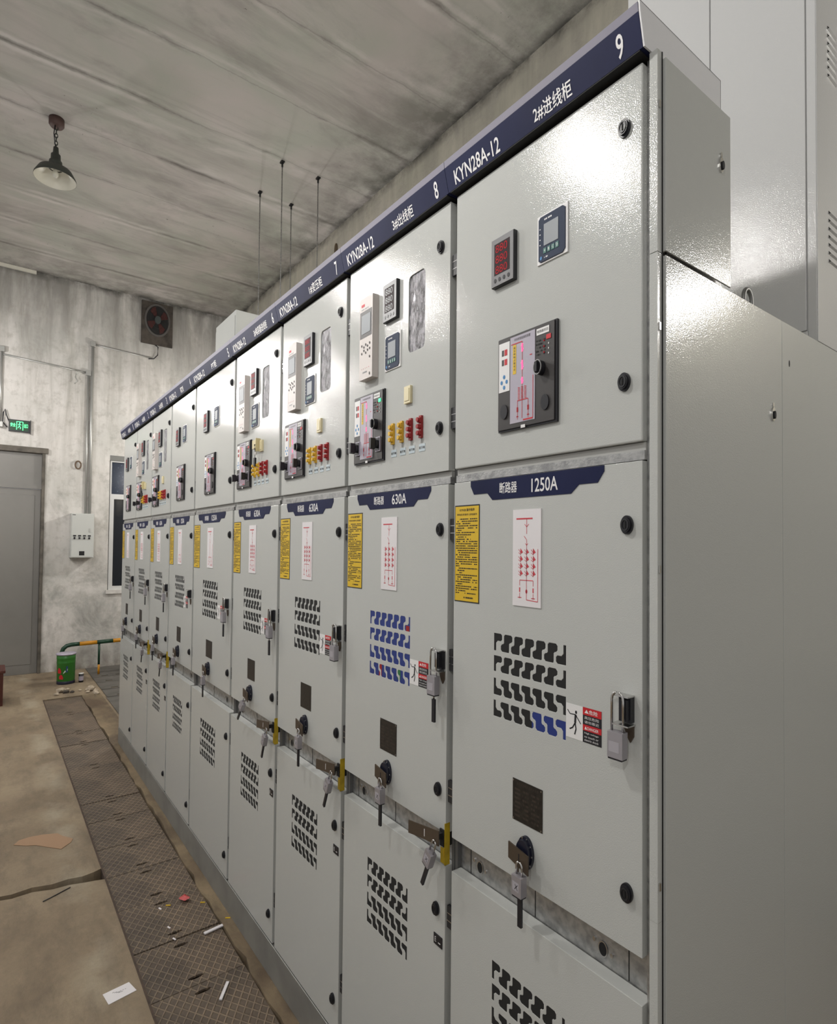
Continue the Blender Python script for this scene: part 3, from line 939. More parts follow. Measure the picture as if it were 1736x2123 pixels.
CABS = [
    (9, 'A', '2#进线柜', ('断路器', '1250A'), 1.0, 'grey switchgear cabinet nearest the camera, headed 9, strip reading 1250A'),
    (8, 'B', '3#出线柜', ('断路器', '630A'), 1.0, 'grey switchgear cabinet headed 8, bright blue showing through its vent'),
    (7, 'B', '1#变压柜', ('断路器', '630A'), 1.0, 'grey switchgear cabinet headed 7, between those headed 8 and 6, vent black'),
    (6, 'B', '3#电容器进线柜', ('断路器', '630A'), 1.0, 'grey switchgear cabinet headed 6 with beige key tag hanging above its links'),
    (5, 'A', 'PT柜', ('断路器', '1250A'), 1.203, 'widest grey switchgear cabinet, headed 5, with large lamp glare on its top door'),
    (4, 'A', '隔离柜', ('断路器', '1250A'), 1.0, 'grey switchgear cabinet headed 4, directly beyond the widest one'),
    (3, 'B', '2#出线柜', ('断路器', '630A'), 1.0, 'grey switchgear cabinet headed 3, red and yellow links, third from far end'),
    (2, 'B', '1#出线柜', ('断路器', '630A'), 1.0, 'grey switchgear cabinet headed 2, next to the farthest one'),
    (1, 'A', '1#进线柜', ('断路器', '1250A'), 1.0, 'grey switchgear cabinet headed 1, farthest in the row beside the window'),
]
CABOBJ = {}
for k, typ, nt_, mt_, wd, lab in CABS:
    CABOBJ[k] = make_cabinet(k, typ, nt_, mt_, wd, label=lab)
C9 = CABOBJ[9]
OFF9 = (-BX[1], 0, -ZP)

# ---------------- padlocks with keys
def lock_body(w=.029, h=.045, mark=False):
    m = MB(); m.box(-w / 2, w / 2, -.0085, .0085, -h, 0, LOCK); m.box(-w / 2 + .001, w / 2 - .001, -.0080, .0080, -h - .003, -h, BLACK)
    m.box(-w / 2 + .003, w / 2 - .006, -.0088, -.0085, -h + .010, -h + .028, LOCKP)
    if mark: line(m, (-.004, -h + .014), (.004, -h + .024), .0012, -.0091, BLACK); line(m, (.004, -h + .013), (-.003, -h + .024), .0012, -.0091, BLACK)
    return m
LOCKP = mat('lock_print', (.40, .38, .41), .5)
def shackle(w=.022, h=.050):
    m = MB(); r = w / 2
    pts = [(-r, 0, -.002), (-r, 0, h - r * 1.3)] + [(-r * math.cos(a), 0, h - r * 1.3 + r * 1.3 * math.sin(a)) for a in [math.pi * q / 8 for q in range(1, 8)]] + [(r, 0, h - r * 1.3), (r, 0, -.002)]
    return m.tube(pts, .0023, STEEL, 8)
def key_mb():
    m = MB(); m.box(-.0050, .0050, -.0026, .0026, -.056, 0, BLACK); m.tube([(0, 0, 0), (0, 0, .014)], .0022, STEEL, 6); return m
def padlock(loc, rot, label, key=True, small=False, tall=.050):
    t = thing('padlock', label, 'padlock', loc, 'silver padlocks on the cabinet row')
    t.rotation_euler = rot
    cpart('lock_body', (small,), (lambda: lock_body(.026, .040, True)) if small else lock_body, t, .0015)
    cpart('shackle', (small, tall), lambda: shackle(.015 if small else .022, tall), t)
    if key: cpart('key', (), key_mb, t, 0, 'key with black plastic grip', (.004, -.001, (-.045 if small else -.056)))
    return t
ORD = {9: 'headed 9, nearest the camera', 8: 'headed 8', 7: 'headed 7', 6: 'headed 6', 5: 'headed 5, the widest one', 4: 'headed 4', 3: 'headed 3', 2: 'headed 2', 1: 'headed 1, the farthest'}
for k, typ, a_, b_, wd, l_ in CABS:
    xl = BX[9 - k + 1]; hx = .4865 * wd - (.01 if wd > 1 else 0)
    if k != 4:
        padlock((xl + hx - (.009 if k > 7 else -.004), -.022, 1.347), (0, 0, math.radians(2)), 'silver padlock hanging from the door handle of the cabinet %s' % ORD[k], key=(k not in (9, 7)), tall=.068)
    tilt = math.radians(38) if k == 6 else 0
    padlock((xl + .250 * wd + .006, -.0340 if k == 6 else -.0290, 1.001), (0, tilt, 0), 'silver padlock under the round dial of the cabinet %s' % ORD[k], True, True, .026)
    if typ == 'B':
        padlock((BX[9 - k] - .024, -.034, .930), (0, math.radians(24), math.radians(-4)), 'silver padlock by the yellow bracket, top corner of the lower door, cabinet %s' % ORD[k], True, True, .034)

# ---------------- plinth, end covers
tag(obj('base_channel', MB().box(-4.79, .018, .0, 1.29, 0, .1285, mat('channel_grey', (.30, .30, .28), .45, .35, noise=.2, nscale=7)), bevel=.002), 'long grey steel base channel running under the whole cabinet row', 'base frame')
def cover(y0, y1, z0, z1, label, flange=True):
    m = MB().box(.0185, .0215, y0, y1, z0, z1, PAINT)
    if flange: m.box(.0035, .0185, y0, y0 + .004, z0, z1, PAINT)
    return obj('side_panel', m, C9, OFF9, .0008, label)
SC = mat('key_chrome', (.70, .69, .66), .25, 1)
c1 = cover(.018, .253, 2.1775, 2.517, 'upper side panel with chrome lock')
def side_lock(y, z, par):
    m = MB(); m.disc(y, z, .0075, .0150, .0215, .0245, SC, 16, 'x'); m.disc(y, z - .002, .0045, .0085, .0245, .0275, DARK, 12, 'x'); m.disc(y, z + .020, .0028, .0050, .0215, .024, SC, 10, 'x')
    obj('panel_lock', m, par)
side_lock(.213, 2.405, c1)
c2 = cover(.018, .4885, .136, 2.170, 'tall front side panel with chrome lock')
side_lock(.440, 1.955, c2)
c3 = cover(.4905, 1.06, .136, 2.170, 'tall rear side panel', False)
obj('screw_hole', MB().disc(.528, 2.082, .0030, .0075, .0215, .0219, DARK, 10, 'x'), c3)
c4 = obj('corner_post', MB().box(.0008, .0156, .0015, .0145, .136, 1.04, PAINT).box(.0008, .0156, .0015, .0145, 1.0405, 2.173, PAINT).box(.0008, .0156, .0015, .0145, 2.1745, 2.528, PAINT).box(.0008, .0165, .0146, .0172, .136, 2.528, DARK), C9, OFF9)  # dark strip behind the post stands in for shade in the gap
for z in (2.432, 2.045, 1.630, 1.10): obj('screw', MB().box(.0157, .0180, .0045, .0085, z - .0065, z + .0065, SC), c4)
obj('end_plate', MB().prism([(-.0332, 2.6030), (.252, 2.6030), (.252, 2.1775), (.0560, 2.1775), (.0560, 2.531), (.0075, 2.531), (-.0175, 2.5305), (-.031, 2.5855)], .0006, .0034, mat('end_plate_sheen', (.74, .74, .75), .3, bump=.3, bscale=450, spec=.4), 'x').box(.0034, .0036, -.032, .252, 2.6022, 2.6030, NETM).box(.0034, .0036, .2512, .252, 2.52, 2.6022, NETM), C9, OFF9, 0, 'end plate with its reflection painted pale')  # lighter than the panels: a reflection put into the plate's colour
# lifting eye
EYE = mat('eye_steel', (.22, .22, .21), .4, .6)
m = MB()
pts = [(0, .415 - .019, 2.171), (0, .415 - .019, 2.205)] + [(0, .415 - .019 * math.cos(a), 2.207 + .026 * math.sin(a)) for a in [math.pi * q / 10 for q in range(1, 10)]] + [(0, .415 + .019, 2.205), (0, .415 + .019, 2.171)]
m.tube([(-.018, y, z) for _, y, z in pts], .0048, EYE, 10).box(-.030, -.006, .39, .484, 2.1703, 2.173, STEEL)
tag(obj('lifting_eye', m), 'steel lifting eye standing on top of the nearest cabinet body', 'lifting ring')

# ---------------- tall bus duct standing on the rear of the near cabinets
du = thing('bus_duct', 'tall pale grey bus duct rising to the ceiling behind the nearest cabinet', 'electrical duct', (-.24, .70, 2.1702))
def dpart(name, m, label=None, bevel=.0012):
    o = obj(name, m, du, (.24, -.70, -2.1702), bevel, label); return o
dpart('duct_shell', MB().box(-.498, .0195, .7045, 1.25, 2.1705, ZC - .001, PAINTD))
dpart('front_panel', MB().box(-.4975, -.2395, .700, .7043, 2.205, ZC - .002, PAINTD))
dpart('front_panel', MB().box(-.2365, -.0035, .700, .7043, 2.205, ZC - .002, PAINTD))
dpart('front_frame', MB().box(-.0005, .0195, .700, .7043, 2.1715, ZC - .002, PAINTD).box(-.4975, -.0010, .700, .7043, 2.1715, 2.2025, PAINTD))
sidep = dpart('side_panel', MB().box(.0196, .0215, .700, 1.25, 2.1715, ZC - .002, PAINTD))
for z0 in (2.39, 2.865, 3.35, 3.83):
    for q in range(7):
        z = z0 + q * .0205
        m = MB().prism([(.772, z + .0045), (.830, z + .0045), (.830, z - .0045), (.772, z - .0045)], .0215, .0217, FRAME, 'x')
        m.add([(.0215, .772, z + .005), (.0255, .774, z - .002), (.0255, .828, z - .002), (.0215, .830, z + .005)], [(0, 1, 2, 3)], PAINTD)
        m.add([(.0255, .774, z - .002), (.0215, .772, z - .0045), (.0215, .830, z - .0045), (.0255, .828, z - .002)], [(0, 1, 2, 3)], PAINTD)
        obj('louvre', m, sidep)

# ---------------- box on top of the middle cabinets and hanger rods
bb = thing('busbar_box', 'pale grey busbar box standing behind the header near the far end', 'electrical duct', (-4.26, .88, 2.1702))
obj('box_shell', MB().box(-4.50, -4.0, .655, 1.10, 2.1705, 3.545, PAINT), bb, (4.26, -.88, -2.1702), .003)
obj('front_cover', MB().box(-4.49, -4.01, .650, .6545, 2.20, 3.50, PAINT), bb, (4.26, -.88, -2.1702), .001)
tr = tag(obj('cable_tray', MB().box(-5.0, -4.1, 1.14, 1.155, 2.62, 2.68, GALV).box(-5.0, -4.1, 1.485, 1.50, 2.62, 2.68, GALV).box(-5.0, -4.98, 1.155, 1.485, 2.625, 2.64, GALV).box(-4.83, -4.80, 1.155, 1.485, 2.625, 2.64, GALV).box(-4.5, -4.47, 1.155, 1.485, 2.625, 2.64, GALV).box(-4.28, -4.25, 1.155, 1.485, 2.625, 2.64, GALV)), 'galvanised cable tray hung on rods behind the row', 'cable tray')
for (x, y), lb in zip(((-4.81, 1.15), (-4.26, 1.14), (-4.82, 1.48), (-4.27, 1.50)), ('thin hanger rod, leftmost of the four under the ceiling', 'thin hanger rod, the second from left, reaching highest in view', 'thin hanger rod, third from left under the ceiling', 'thin hanger rod, rightmost of the four under the ceiling')):
    t = thing('hanger_rod', lb, 'rod', (x, y, ZC), 'hanger rods for the cable tray')
    obj('rod', MB().tube([(0, 0, 0), (0, 0, 2.64 - ZC)], .0055, GALV, 8), t)
    obj('ceiling_anchor', MB().box(-.022, .022, -.015, .015, -.012, 0, DARK).tube([(0, 0, -.012), (0, 0, -.05)], .009, DARK, 8), t)

# ------------------------------------------------------------------ things on the far wall
def onwall(name, label, cat, y, z, group=None): return thing(name, label, cat, (XW, y, z), group)
t = onwall('exit_sign', 'black exit sign with lit green running figure above the door', 'sign', -.612, 3.10)
EXG = mat('exit_green_lit', (.10, .85, .30), .4, emit=1.6); EXD = mat('exit_green_dark', (.004, .05, .015), .4)
obj('sign_case', MB().box(.002, .035, -.115, .105, -.075, .072, BLACK).box(.035, .037, -.10, .085, -.06, .06, EXD), t, bevel=.002)
m = MB()
def wtext(m, s, y0, y1, z0, z1, x, mt): m.text(s, y0, y1, z0, z1, 0, mt, .02, lambda a, b: (x, a, b))
wtext(m, '安全', -.098, -.045, -.018, .030, .0378, EXG); wtext(m, '出口', .042, .082, -.022, .030, .0378, EXG)
def wl(m, a, b, t_, x, mt):
    ay, az = a; by, bz = b; L = math.hypot(by - ay, bz - az); ny, nz = -(bz - az) / L * t_ / 2, (by - ay) / L * t_ / 2
    m.add([(x, ay + ny, az + nz), (x, by + ny, bz + nz), (x, by - ny, bz - nz), (x, ay - ny, az - nz)], [(0, 1, 2, 3)], mt)
for a, b in (((-.034, -.052), (-.034, .052)), ((-.034, .050), (.030, .050)), ((.030, .050), (.030, -.055)), ((-.004, .030), (-.008, -.004)), ((-.004, .022), (-.020, .012)), ((-.004, .022), (.012, .008)), ((-.008, -.004), (-.020, -.030)), ((-.008, -.004), (.006, -.018)), ((.006, -.018), (.004, -.040))): wl(m, a, b, .007, .0378, EXG)
m.disc(-.002, .038, .006, .008, .0376, .038, EXG, 12, 'x')
obj('sign_lettering', m, t, label='lit green letters and running figure')
obj('sign_cable', MB().tube([(.02, -.11, .04), (.025, -.14, .12), (.02, -.155, .19), (.02, -.170, .15), (.02, -.175, .03), (.02, -.13, -.03)], .006, BLACK, 8), t)
obj('side_bracket', MB().box(.0, .03, .106, .112, -.09, .085, BLACK), t)

def conduit(name, label, pts, r=.014, boxes=()):
    t = tag(obj(name, MB()), label, 'conduit', 'steel conduits on the far wall') if False else thing(name, label, 'conduit', (XW, pts[0][0], pts[0][1]), 'steel conduits on the far wall')
    y0, z0 = pts[0]
    obj('pipe', MB().tube([(.002 + r, y - y0, z - z0) for y, z in pts], r, CONDUIT, 10), t)
    for (y, z) in boxes: obj('junction_box', MB().box(.0, .045, y - y0 - .03, y - y0 + .03, z - z0 - .035, z - z0 + .03, CONDUIT), t, bevel=.003)
    return t
conduit('conduit', 'tall vertical steel conduit dropping to the grey distribution box', [(.165, 4.30), (.165, 3.2), (.170, 2.03)], .017, [(.165, 4.30)])
conduit('conduit', 'second vertical conduit close beside the tall one, starting lower down', [(.120, 3.86), (.120, 2.03)], .012, [(.118, 3.90)])
conduit('conduit', 'horizontal steel conduit between exit sign pipe and tall vertical conduit', [(-.80, 3.965), (.085, 3.905)], .011)
conduit('conduit', 'horizontal steel conduit running below the wall fan', [(.20, 4.295), (.56, 4.275), (.90, 4.255)], .010)
conduit('conduit', 'vertical steel conduit at the left edge going down to exit sign', [(-.815, 3.99), (-.815, 3.14)], .013, [(-.815, 4.03), (-.815, 3.10)])
t = tag(obj('cable', MB().tube([(XW + .02, .94, 4.448), (XW + .05, .965, 4.42), (XW + .04, .965, 4.31), (XW + .02, .92, 4.255), (XW + .02, .85, 4.24)], .007, BLACK, 8)), 'short black cable curling down from the wall fan', 'cable')
t = tag(obj('cable', MB().tube([(XW + .02, .085, 3.90), (XW + .05, .03, 3.90), (XW + .04, -.02, 3.87), (XW + .03, -.03, 3.82), (XW + .04, -.01, 3.77), (XW + .03, -.04, 3.73)], .007, CONDUIT, 8)), 'loose grey wire end hanging under the horizontal conduit', 'cable')

# exhaust fan
t = onwall('exhaust_fan', 'dark exhaust fan with red blades high on the far wall', 'fan', .955, 4.80)
FB = mat('fan_board', (.070, .058, .047), .8, noise=.5, nscale=12); FR = mat('fan_red', (.050, .010, .008), .5)
obj('mounting_board', MB().box(.002, .03, -.205, .205, -.345, .25, FB), t)
obj('fan_housing', MB().prism([(.170 * math.cos(a), .232 * math.sin(a)) for a in [2 * math.pi * q / 36 for q in range(36)]], .030, .042, GREYF := mat('fan_grey', (.085, .078, .072), .6), 'x').prism([(.146 * math.cos(a), .204 * math.sin(a)) for a in [2 * math.pi * q / 36 for q in range(36)]], .042, .044, DARK, 'x'), t)
m = MB()
for q in range(4):
    a = q * math.pi / 2 + .5
    p = [(.035 * math.cos(a - .3), .048 * math.sin(a - .3)), (.138 * math.cos(a - .28), .192 * math.sin(a - .28)), (.14 * math.cos(a + .05), .195 * math.sin(a + .05)), (.125 * math.cos(a + .40), .175 * math.sin(a + .40)), (.04 * math.cos(a + .35), .055 * math.sin(a + .35))]
    m.prism(p, .048, .051, FR, 'x')
obj('fan_blades', m, t); obj('fan_hub', MB().prism([(.040 * math.cos(a), .058 * math.sin(a)) for a in [2 * math.pi * q / 20 for q in range(20)]], .046, .066, mat('hub_grey', (.05, .06, .06), .4), 'x'), t)
m = MB()
for r_ in (.05, .09, .13): m.tube([(.075, r_ * math.cos(a), r_ * 1.4 * math.sin(a)) for a in [2 * math.pi * q / 24 for q in range(25)]], .0015, BLACK, 5)
obj('wire_guard', m, t)

# distribution box
t = onwall('distribution_box', 'light grey distribution box on the far wall under the conduits', 'electrical box', .075, 1.745)
obj('box_case', MB().box(.0005, .190, -.130, .130, -.285, .285, PAINT), t, bevel=.004)
obj('box_front', MB().box(.190, .195, -.122, .122, -.275, .278, PAINT), t, bevel=.001)
m = MB()
for q in range(4): m.box(.195, .201, -.105 + q * .055, -.072 + q * .055, -.010, .006, BLACK).box(.195, .207, -.100 + q * .055, -.080 + q * .055, -.045, -.020, BLACK)
obj('push_buttons', m, t); obj('cutout', MB().box(.195, .196, -.035, .025, -.255, -.200, DARK), t, label='black square opening near the bottom')
obj('box_latch', MB().box(.195, .201, .072, .088, .045, .095, FRAME).box(.195, .197, -.115, -.080, .262, .270, PANELB), t)
# wall ring, hook and small socket
m = MB(); m.add(*(lambda r: r)(([], [])), STEEL) if False else None
t = tag(obj('wall_ring', MB().tube([(XW + .03, .025 + .032 * math.cos(a), 2.67 + .050 * math.sin(a)) for a in [2 * math.pi * q / 20 for q in range(21)]], .009, mat('rust_ring', (.12, .075, .045), .7), 8).tube([(XW, .025, 2.72), (XW + .03, .025, 2.72)], .008, DARK, 6)), 'small rusty ring fixed to the far wall left of the conduits', 'ring')
tag(obj('wall_hole_disc', MB().disc(-4.93, 4.85, .030, .075, YB - .012, YB - .0005, mat('hole_brown', (.08, .055, .03), .8), 18)), 'small brown disc drawn for a hole high on the back wall', 'hole')  # flat brown disc drawn in place of a small wall hole

# ------------------------------------------------------------------ pendant lamps
LG = mat('lamp_enamel', (.040, .045, .038), .5); LI = mat('lamp_inner', (.62, .60, .52), .4)
BULB_OFF = mat('bulb_off', (.55, .54, .48), .15); BULB = mat('bulb_lit', (1, .96, .88), .3, emit=12)
ROSE = mat('ceiling_rose', (.075, .040, .034), .6)
def pendant(x, y, zr, zs, label, group, lit=0, sc=1.0, col_=LG):
    t = thing('pendant_lamp', label, 'lamp', (x, y, zr), group)
    obj('ceiling_rose', MB().lathe([(.0, 0), (.055, 0), (.055, -.05), (.045, -.065), (.0, -.065)], (0, 0, 0), ROSE), t)
    h = zs - zr
    m = MB(); n = max(4, int(abs(h + .25) / .03))
    if abs(h) < 1:
        for q in range(n):
            z = -.06 + (h + .19 + .06) * q / n
            zz = (h + .25) / n
            a = .010
            m.tube([((a if q % 2 else 0) * math.cos(b), (0 if q % 2 else a) * math.cos(b), z + zz / 2 + abs(zz) * .62 * math.sin(b)) for b in [2 * math.pi * w_ / 10 for w_ in range(11)]], .004, col_, 5)
        m.tube([(.018, -.01, -.06), (.024, -.018, -.14), (.006, -.004, h + .2)], .004, BLACK, 5)
    else: m.tube([(0, 0, -.06), (0, 0, h + .18)], .006, col_, 6)
    obj('chain' if abs(h) < 1 else 'suspension_rod', m, t)
    obj('lamp_neck', MB().lathe([(.0, h + .20), (.018, h + .20), (.022, h + .15), (.034, h + .14), (.036, h + .09), (.046, h + .085), (.050, h + .025), (.0, h + .025)], (0, 0, 0), col_), t)
    sh = obj('lamp_shade', MB().lathe([(.045, h + .04), (.075, h + .036), (.118, h + .010), (.148, h - .045), (.150, h - .060)], (0, 0, 0), col_), t)
    obj('shade_lining', MB().lathe([(.0, h + .020), (.072, h + .030), (.115, h + .004), (.144, h - .045), (.1485, h - .0605)], (0, 0, 0), LI), sh, label='cream enamel inside of the shade')
    obj('bulb', MB().lathe([(.0, h - .048), (.012, h - .045), (.022, h - .030), (.024, h - .012), (.014, h + .010), (.013, h + .022), (.0, h + .022)], (0, 0, 0), BULB if lit else BULB_OFF, 20), t)
    if lit:
        ld_ = bpy.data.lights.new('bulb_light', 'POINT'); ld_.energy = lit; ld_.color = WARM; ld_.shadow_soft_size = .06
        lo = bpy.data.objects.new('bulb_light', ld_); COL.objects.link(lo); lo.parent = t; lo.location = (0, 0, h - .15)
    return t
pendant(-4.89, -.53, ZC, 4.655, 'unlit dark green pendant lamp on a chain under the ceiling', 'pendant lamps')
for i_, (x, y, z, wt) in enumerate(LAMPS):
    pendant(x, y, ZC, z + .15, 'lit pendant lamp on a long rod, out over the aisle' if y < 0 else 'lit pendant lamp on a long rod behind the cabinet row', 'lit pendant lamps outside the view', wt)
for x, y, z, wt, lb, far in WALL_LAMPS:
    t = thing('wall_lamp', lb, 'lamp', (x, y, z))
    if far: obj('lamp_arm', MB().tube([(XW - x, 0, .16), (0, 0, .16), (0, 0, .08)], .012, LG, 8), t)
    else: obj('lamp_arm', MB().tube([(0, YB - y, .16), (0, 0, .16), (0, 0, .08)], .012, LG, 8), t)
    obj('lamp_shade', MB().lathe([(.0, .09), (.05, .085), (.12, .055), (.13, .05)], (0, 0, 0), LG), t); obj('bulb', MB().lathe([(0, .005), (.03, .02), (.03, .05), (.0, .08)], (0, 0, 0), BULB, 16), t)
    ld_ = bpy.data.lights.new('bulb_light', 'POINT'); ld_.energy = wt; ld_.color = WARM; ld_.shadow_soft_size = .08
    lo = bpy.data.objects.new('bulb_light', ld_); COL.objects.link(lo); lo.parent = t; lo.location = (0, 0, -.10)
# white tube batten at the ceiling edge, unlit
tag(obj('ceiling_batten', MB().box(XW + .005, XW + .035, -1.3, -.48, ZC - .04, ZC - .002, LI)), 'thin white batten where far wall meets ceiling, left edge', 'batten')

# ------------------------------------------------------------------ trench covers
edges = [-6.65, -6.0, -5.31, -4.97, -4.36, -3.68, -3.38, -3.01, -2.69, -2.37, -2.03, -1.72, -1.30, -.8, -.3, .3]
names_ = ['at the far end by the rubble', 'second from the far end', 'third from the far end', 'short one, fourth from the far end', 'fifth from the far end', 'sixth from the far end', 'short one, seventh from the far end', 'just before the cracked slab edge', 'beside the end of the floor crack', 'just nearer than the floor crack', 'under the red wrapper', 'under the upper white strip', 'at the bottom edge of the photo', 'beside the lower door of the nearest cabinet', 'beyond the near end of the cabinet row']
random.seed(11)
for a, b, nm in zip(edges[:-1], edges[1:], names_):
    m = MB()
    hs = []
    for hx in ((a + .045), (b - .045)):
        hx -= (a + b) / 2
        hs.append([(hx + .009 * math.cos(q), -.0 + .030 * math.sin(q)) for q in [-2 * math.pi * w_ / 14 for w_ in range(14)]])
    L = (b - a) / 2 - .003
    # plate in xy: reuse holed() then swap axes
    tmp = MB().holed([(-L, -.172), (L, -.172), (L, .172), (-L, .172)], hs, 0, .008, DIA)
    m.add([(v[0], v[2], v[1]) for v in tmp.v], tmp.f, DIA)
    o = obj('trench_cover', m, None, ((a + b) / 2, -.223, -.018 + random.uniform(-.002, .002)))
    o.rotation_euler = (random.uniform(-.004, .004), random.uniform(-.004, .004), random.uniform(-.004, .004))
    tag(o, 'rusty diamond-pattern trench cover, ' + nm, 'trench cover', 'diamond-pattern trench covers along the row')
tag(obj('trench_angle', MB().box(-6.66, 1.5, -.4045, -.397, -.058, .001, mat('angle_rust', (.075, .048, .033), .8, noise=.4, nscale=20))), 'rusty steel angle along the aisle side of the trench', 'edge trim')
tag(obj('trench_ledge', MB().box(-6.66, 1.5, -.396, -.352, -.0595, -.023, DIRT).box(-6.66, 1.5, -.090, -.062, -.0595, -.023, DIRT)), 'brown ledge the trench covers rest on', 'ledge')

# grey floor plates beyond the row
k_ = 0
for (xa, xb_) in ((-8.12, -7.47), (-7.46, -7.16), (-7.15, -6.78), (-6.76, -6.40), (-6.38, -5.6), (-5.58, -4.83)):
    k_ += 1
    y0 = .16 if xa < -6.5 else .15
    hs = [[(xs + q, ys + .012 * r_) for q, r_ in ((-.022, -3.0), (-.022, 3.0), (.022, 3.0), (.022, -3.0))] for xs in ((xb_ - xa) / 2 - .05,) for ys in (-.28, -.12, .04)]
    L = (xb_ - xa) / 2
    tmp = MB().holed([(-L, -.42), (L, -.42), (L, .42), (-L, .42)], hs, 0, .007, PLATE)
    m = MB().add([(v[0], v[2], v[1]) for v in tmp.v], tmp.f, PLATE)
    tag(obj('floor_plate', m, None, ((xa + xb_) / 2, y0 + .42, .0005)), 'flat grey slotted floor plate, %s' % ['against the far wall', 'under the barrier rail post', 'beside the small paint can', 'beside the rubble', 'second from the farthest cabinet', 'touching the farthest cabinet'][k_ - 1], 'floor plate', 'grey floor plates past the row')

# barrier rail
BG = mat('rail_green', (.008, .045, .022), .4); BY = mat('rail_yellow', (.55, .24, .008), .4)
t = thing('barrier_rail', 'low green and yellow striped tube barrier by the far wall', 'barrier', (-7.66, .25, .0075))
def arc(y0, y1): pass
m = MB(); path = [(-.41, 0), (-.41, .22), (-.405, .30), (-.385, .355), (-.35, .385), (-.30, .395)]
m.tube([(0, y, z) for y, z in path[:2]], .025, BY, 10).tube([(0, y, z) for y, z in path[1:]] + [(0, -.215, .397)], .025, BG, 10)
m.tube([(0, -.215, .397), (0, -.025, .400)], .025, BY, 10).tube([(0, -.025, .400), (0, .155, .403)], .025, BG, 10).tube([(0, .155, .403), (0, .33, .405)], .025, BY, 10).tube([(0, .33, .405), (0, .50, .405)], .025, BG, 10)
obj('top_rail', m, t)
obj('rail_post', MB().tube([(0, 0, 0), (0, 0, .12)], .013, BY, 10).tube([(0, 0, .12), (0, 0, .39)], .013, BG, 10), t)
obj('rail_post', MB().tube([(0, .48, 0), (0, .48, .12)], .013, BY, 10).tube([(0, .48, .12), (0, .48, .39)], .013, BG, 10), t)

# green pail
PG = mat('pail_green', (.028, .16, .020), .35); LIDM = mat('pail_lid', (.50, .46, .56), .3, .3)
t = thing('paint_pail', 'large green paint pail with silvery lid standing near the far wall', 'bucket', (-7.38, -.130, 0.0005))
t.scale = (1.08, 1.08, 1.18)
obj('pail_body', MB().lathe([(0, 0), (.082, 0), (.086, .002), (.084, .03), (.0865, .034), (.088, .205), (.090, .210), (.088, .215), (.0895, .248), (.0915, .253), (.0895, .258), (.091, .288), (0, .288)], (0, 0, 0), PG), t)
obj('base_band', MB().lathe([(.0875, .001), (.0885, .004), (.0878, .028), (.086, .030)], (0, 0, 0), mat('band_dark', (.012, .012, .03), .4)), t)
obj('pail_lid', MB().lathe([(.0, .302), (.085, .302), (.097, .300), (.099, .292), (.094, .286)], (0, 0, 0), LIDM), t)
m = MB()
def onpail(a0, z0, pts, mt):
    vs = []
    for a, z in pts: ang = a0 + a; vs.append((.0893 * math.cos(ang), .0893 * math.sin(ang), z0 + z))
    m.add(vs, [tuple(range(len(vs)))], mt)
for a0, z0, s_ in ((-.85, .13, .03), (-.62, .07, .026)): onpail(a0, z0, [(-.22, -s_ * .6), (.2, -s_ * .7), (.25, 0), (.1, s_), (-.1, s_ * 1.2), (-.25, .3 * s_)], RED)
for a0, z0 in ((-.30, .125), (-.05, .14)): onpail(a0, z0, [(-.10, -.02), (.12, .0), (.14, .018), (-.06, -.008)], WHITE)
onpail(.0, .15, [(-.10, -.03), (.10, -.03), (.10, .03), (-.10, .03)], mat('pail_blue', (.02, .06, .14), .4))
obj('pail_print', m, t, label='red flowers and pale marks')
t = thing('paint_can', 'small dark and white paint can on the floor right of the pail', 'can', (-7.34, .022, 0.0005))
obj('can_body', MB().lathe([(0, 0), (.026, 0), (.026, .10), (.0, .10)], (0, 0, 0), BLACK, 20), t); obj('can_label', MB().lathe([(.0265, .02), (.0265, .072)], (0, 0, 0), LIDM, 20), t); obj('can_lid', MB().lathe([(.0, .106), (.027, .106), (.028, .099), (.0265, .098)], (0, 0, 0), WHITE, 20), t)

# rubble stones
random.seed(3)
STN = mat('stone', (.50, .42, .32), .9, noise=.4, nscale=30); STD = mat('stone_dark', (.06, .05, .04), .9)
spots = [(-6.93, -.22, .05, 'pale'), (-6.86, -.175, .032, 'dark'), (-6.84, -.12, .024, 'dark'), (-6.80, -.27, .03, 'pale'), (-6.83, .06, .055, 'pale'), (-6.76, .10, .03, 'pale'), (-6.74, .02, .026, 'pale'), (-6.70, .085, .028, 'pale'), (-7.0, -.15, .024, 'pale'), (-6.88, -.04, .02, 'pale'), (-6.62, .09, .03, 'pale')]
import bmesh
for q, (x, y, r_, c_) in enumerate(spots):
    bm = bmesh.new(); bmesh.ops.create_icosphere(bm, subdivisions=2, radius=r_)
    for v in bm.verts: v.co *= random.uniform(.78, 1.12); v.co.z *= .62; v.co.z = max(v.co.z, -r_ * .35)
    me = bpy.data.meshes.new('rubble_stone'); bm.to_mesh(me); bm.free(); me.materials.append(STD if c_ == 'dark' else STN)
    o = link('rubble_stone', me, None, (x, y, r_ * .35 + .0003))
    pl = ['largest one nearest the green pail', 'right next to the largest stone', 'dark chip right of the pail stones', 'in front of the pail', 'largest by the grey plates', 'behind the big one by the plates', 'in front of the big one by the plates', 'rightmost by the plates', 'touching the pail base', 'midway between pail and plates', 'at the head of the trench'][q]
    tag(o, '%s rubble stone on the floor, %s' % (c_, pl), 'stone', 'rubble stones by the pail')

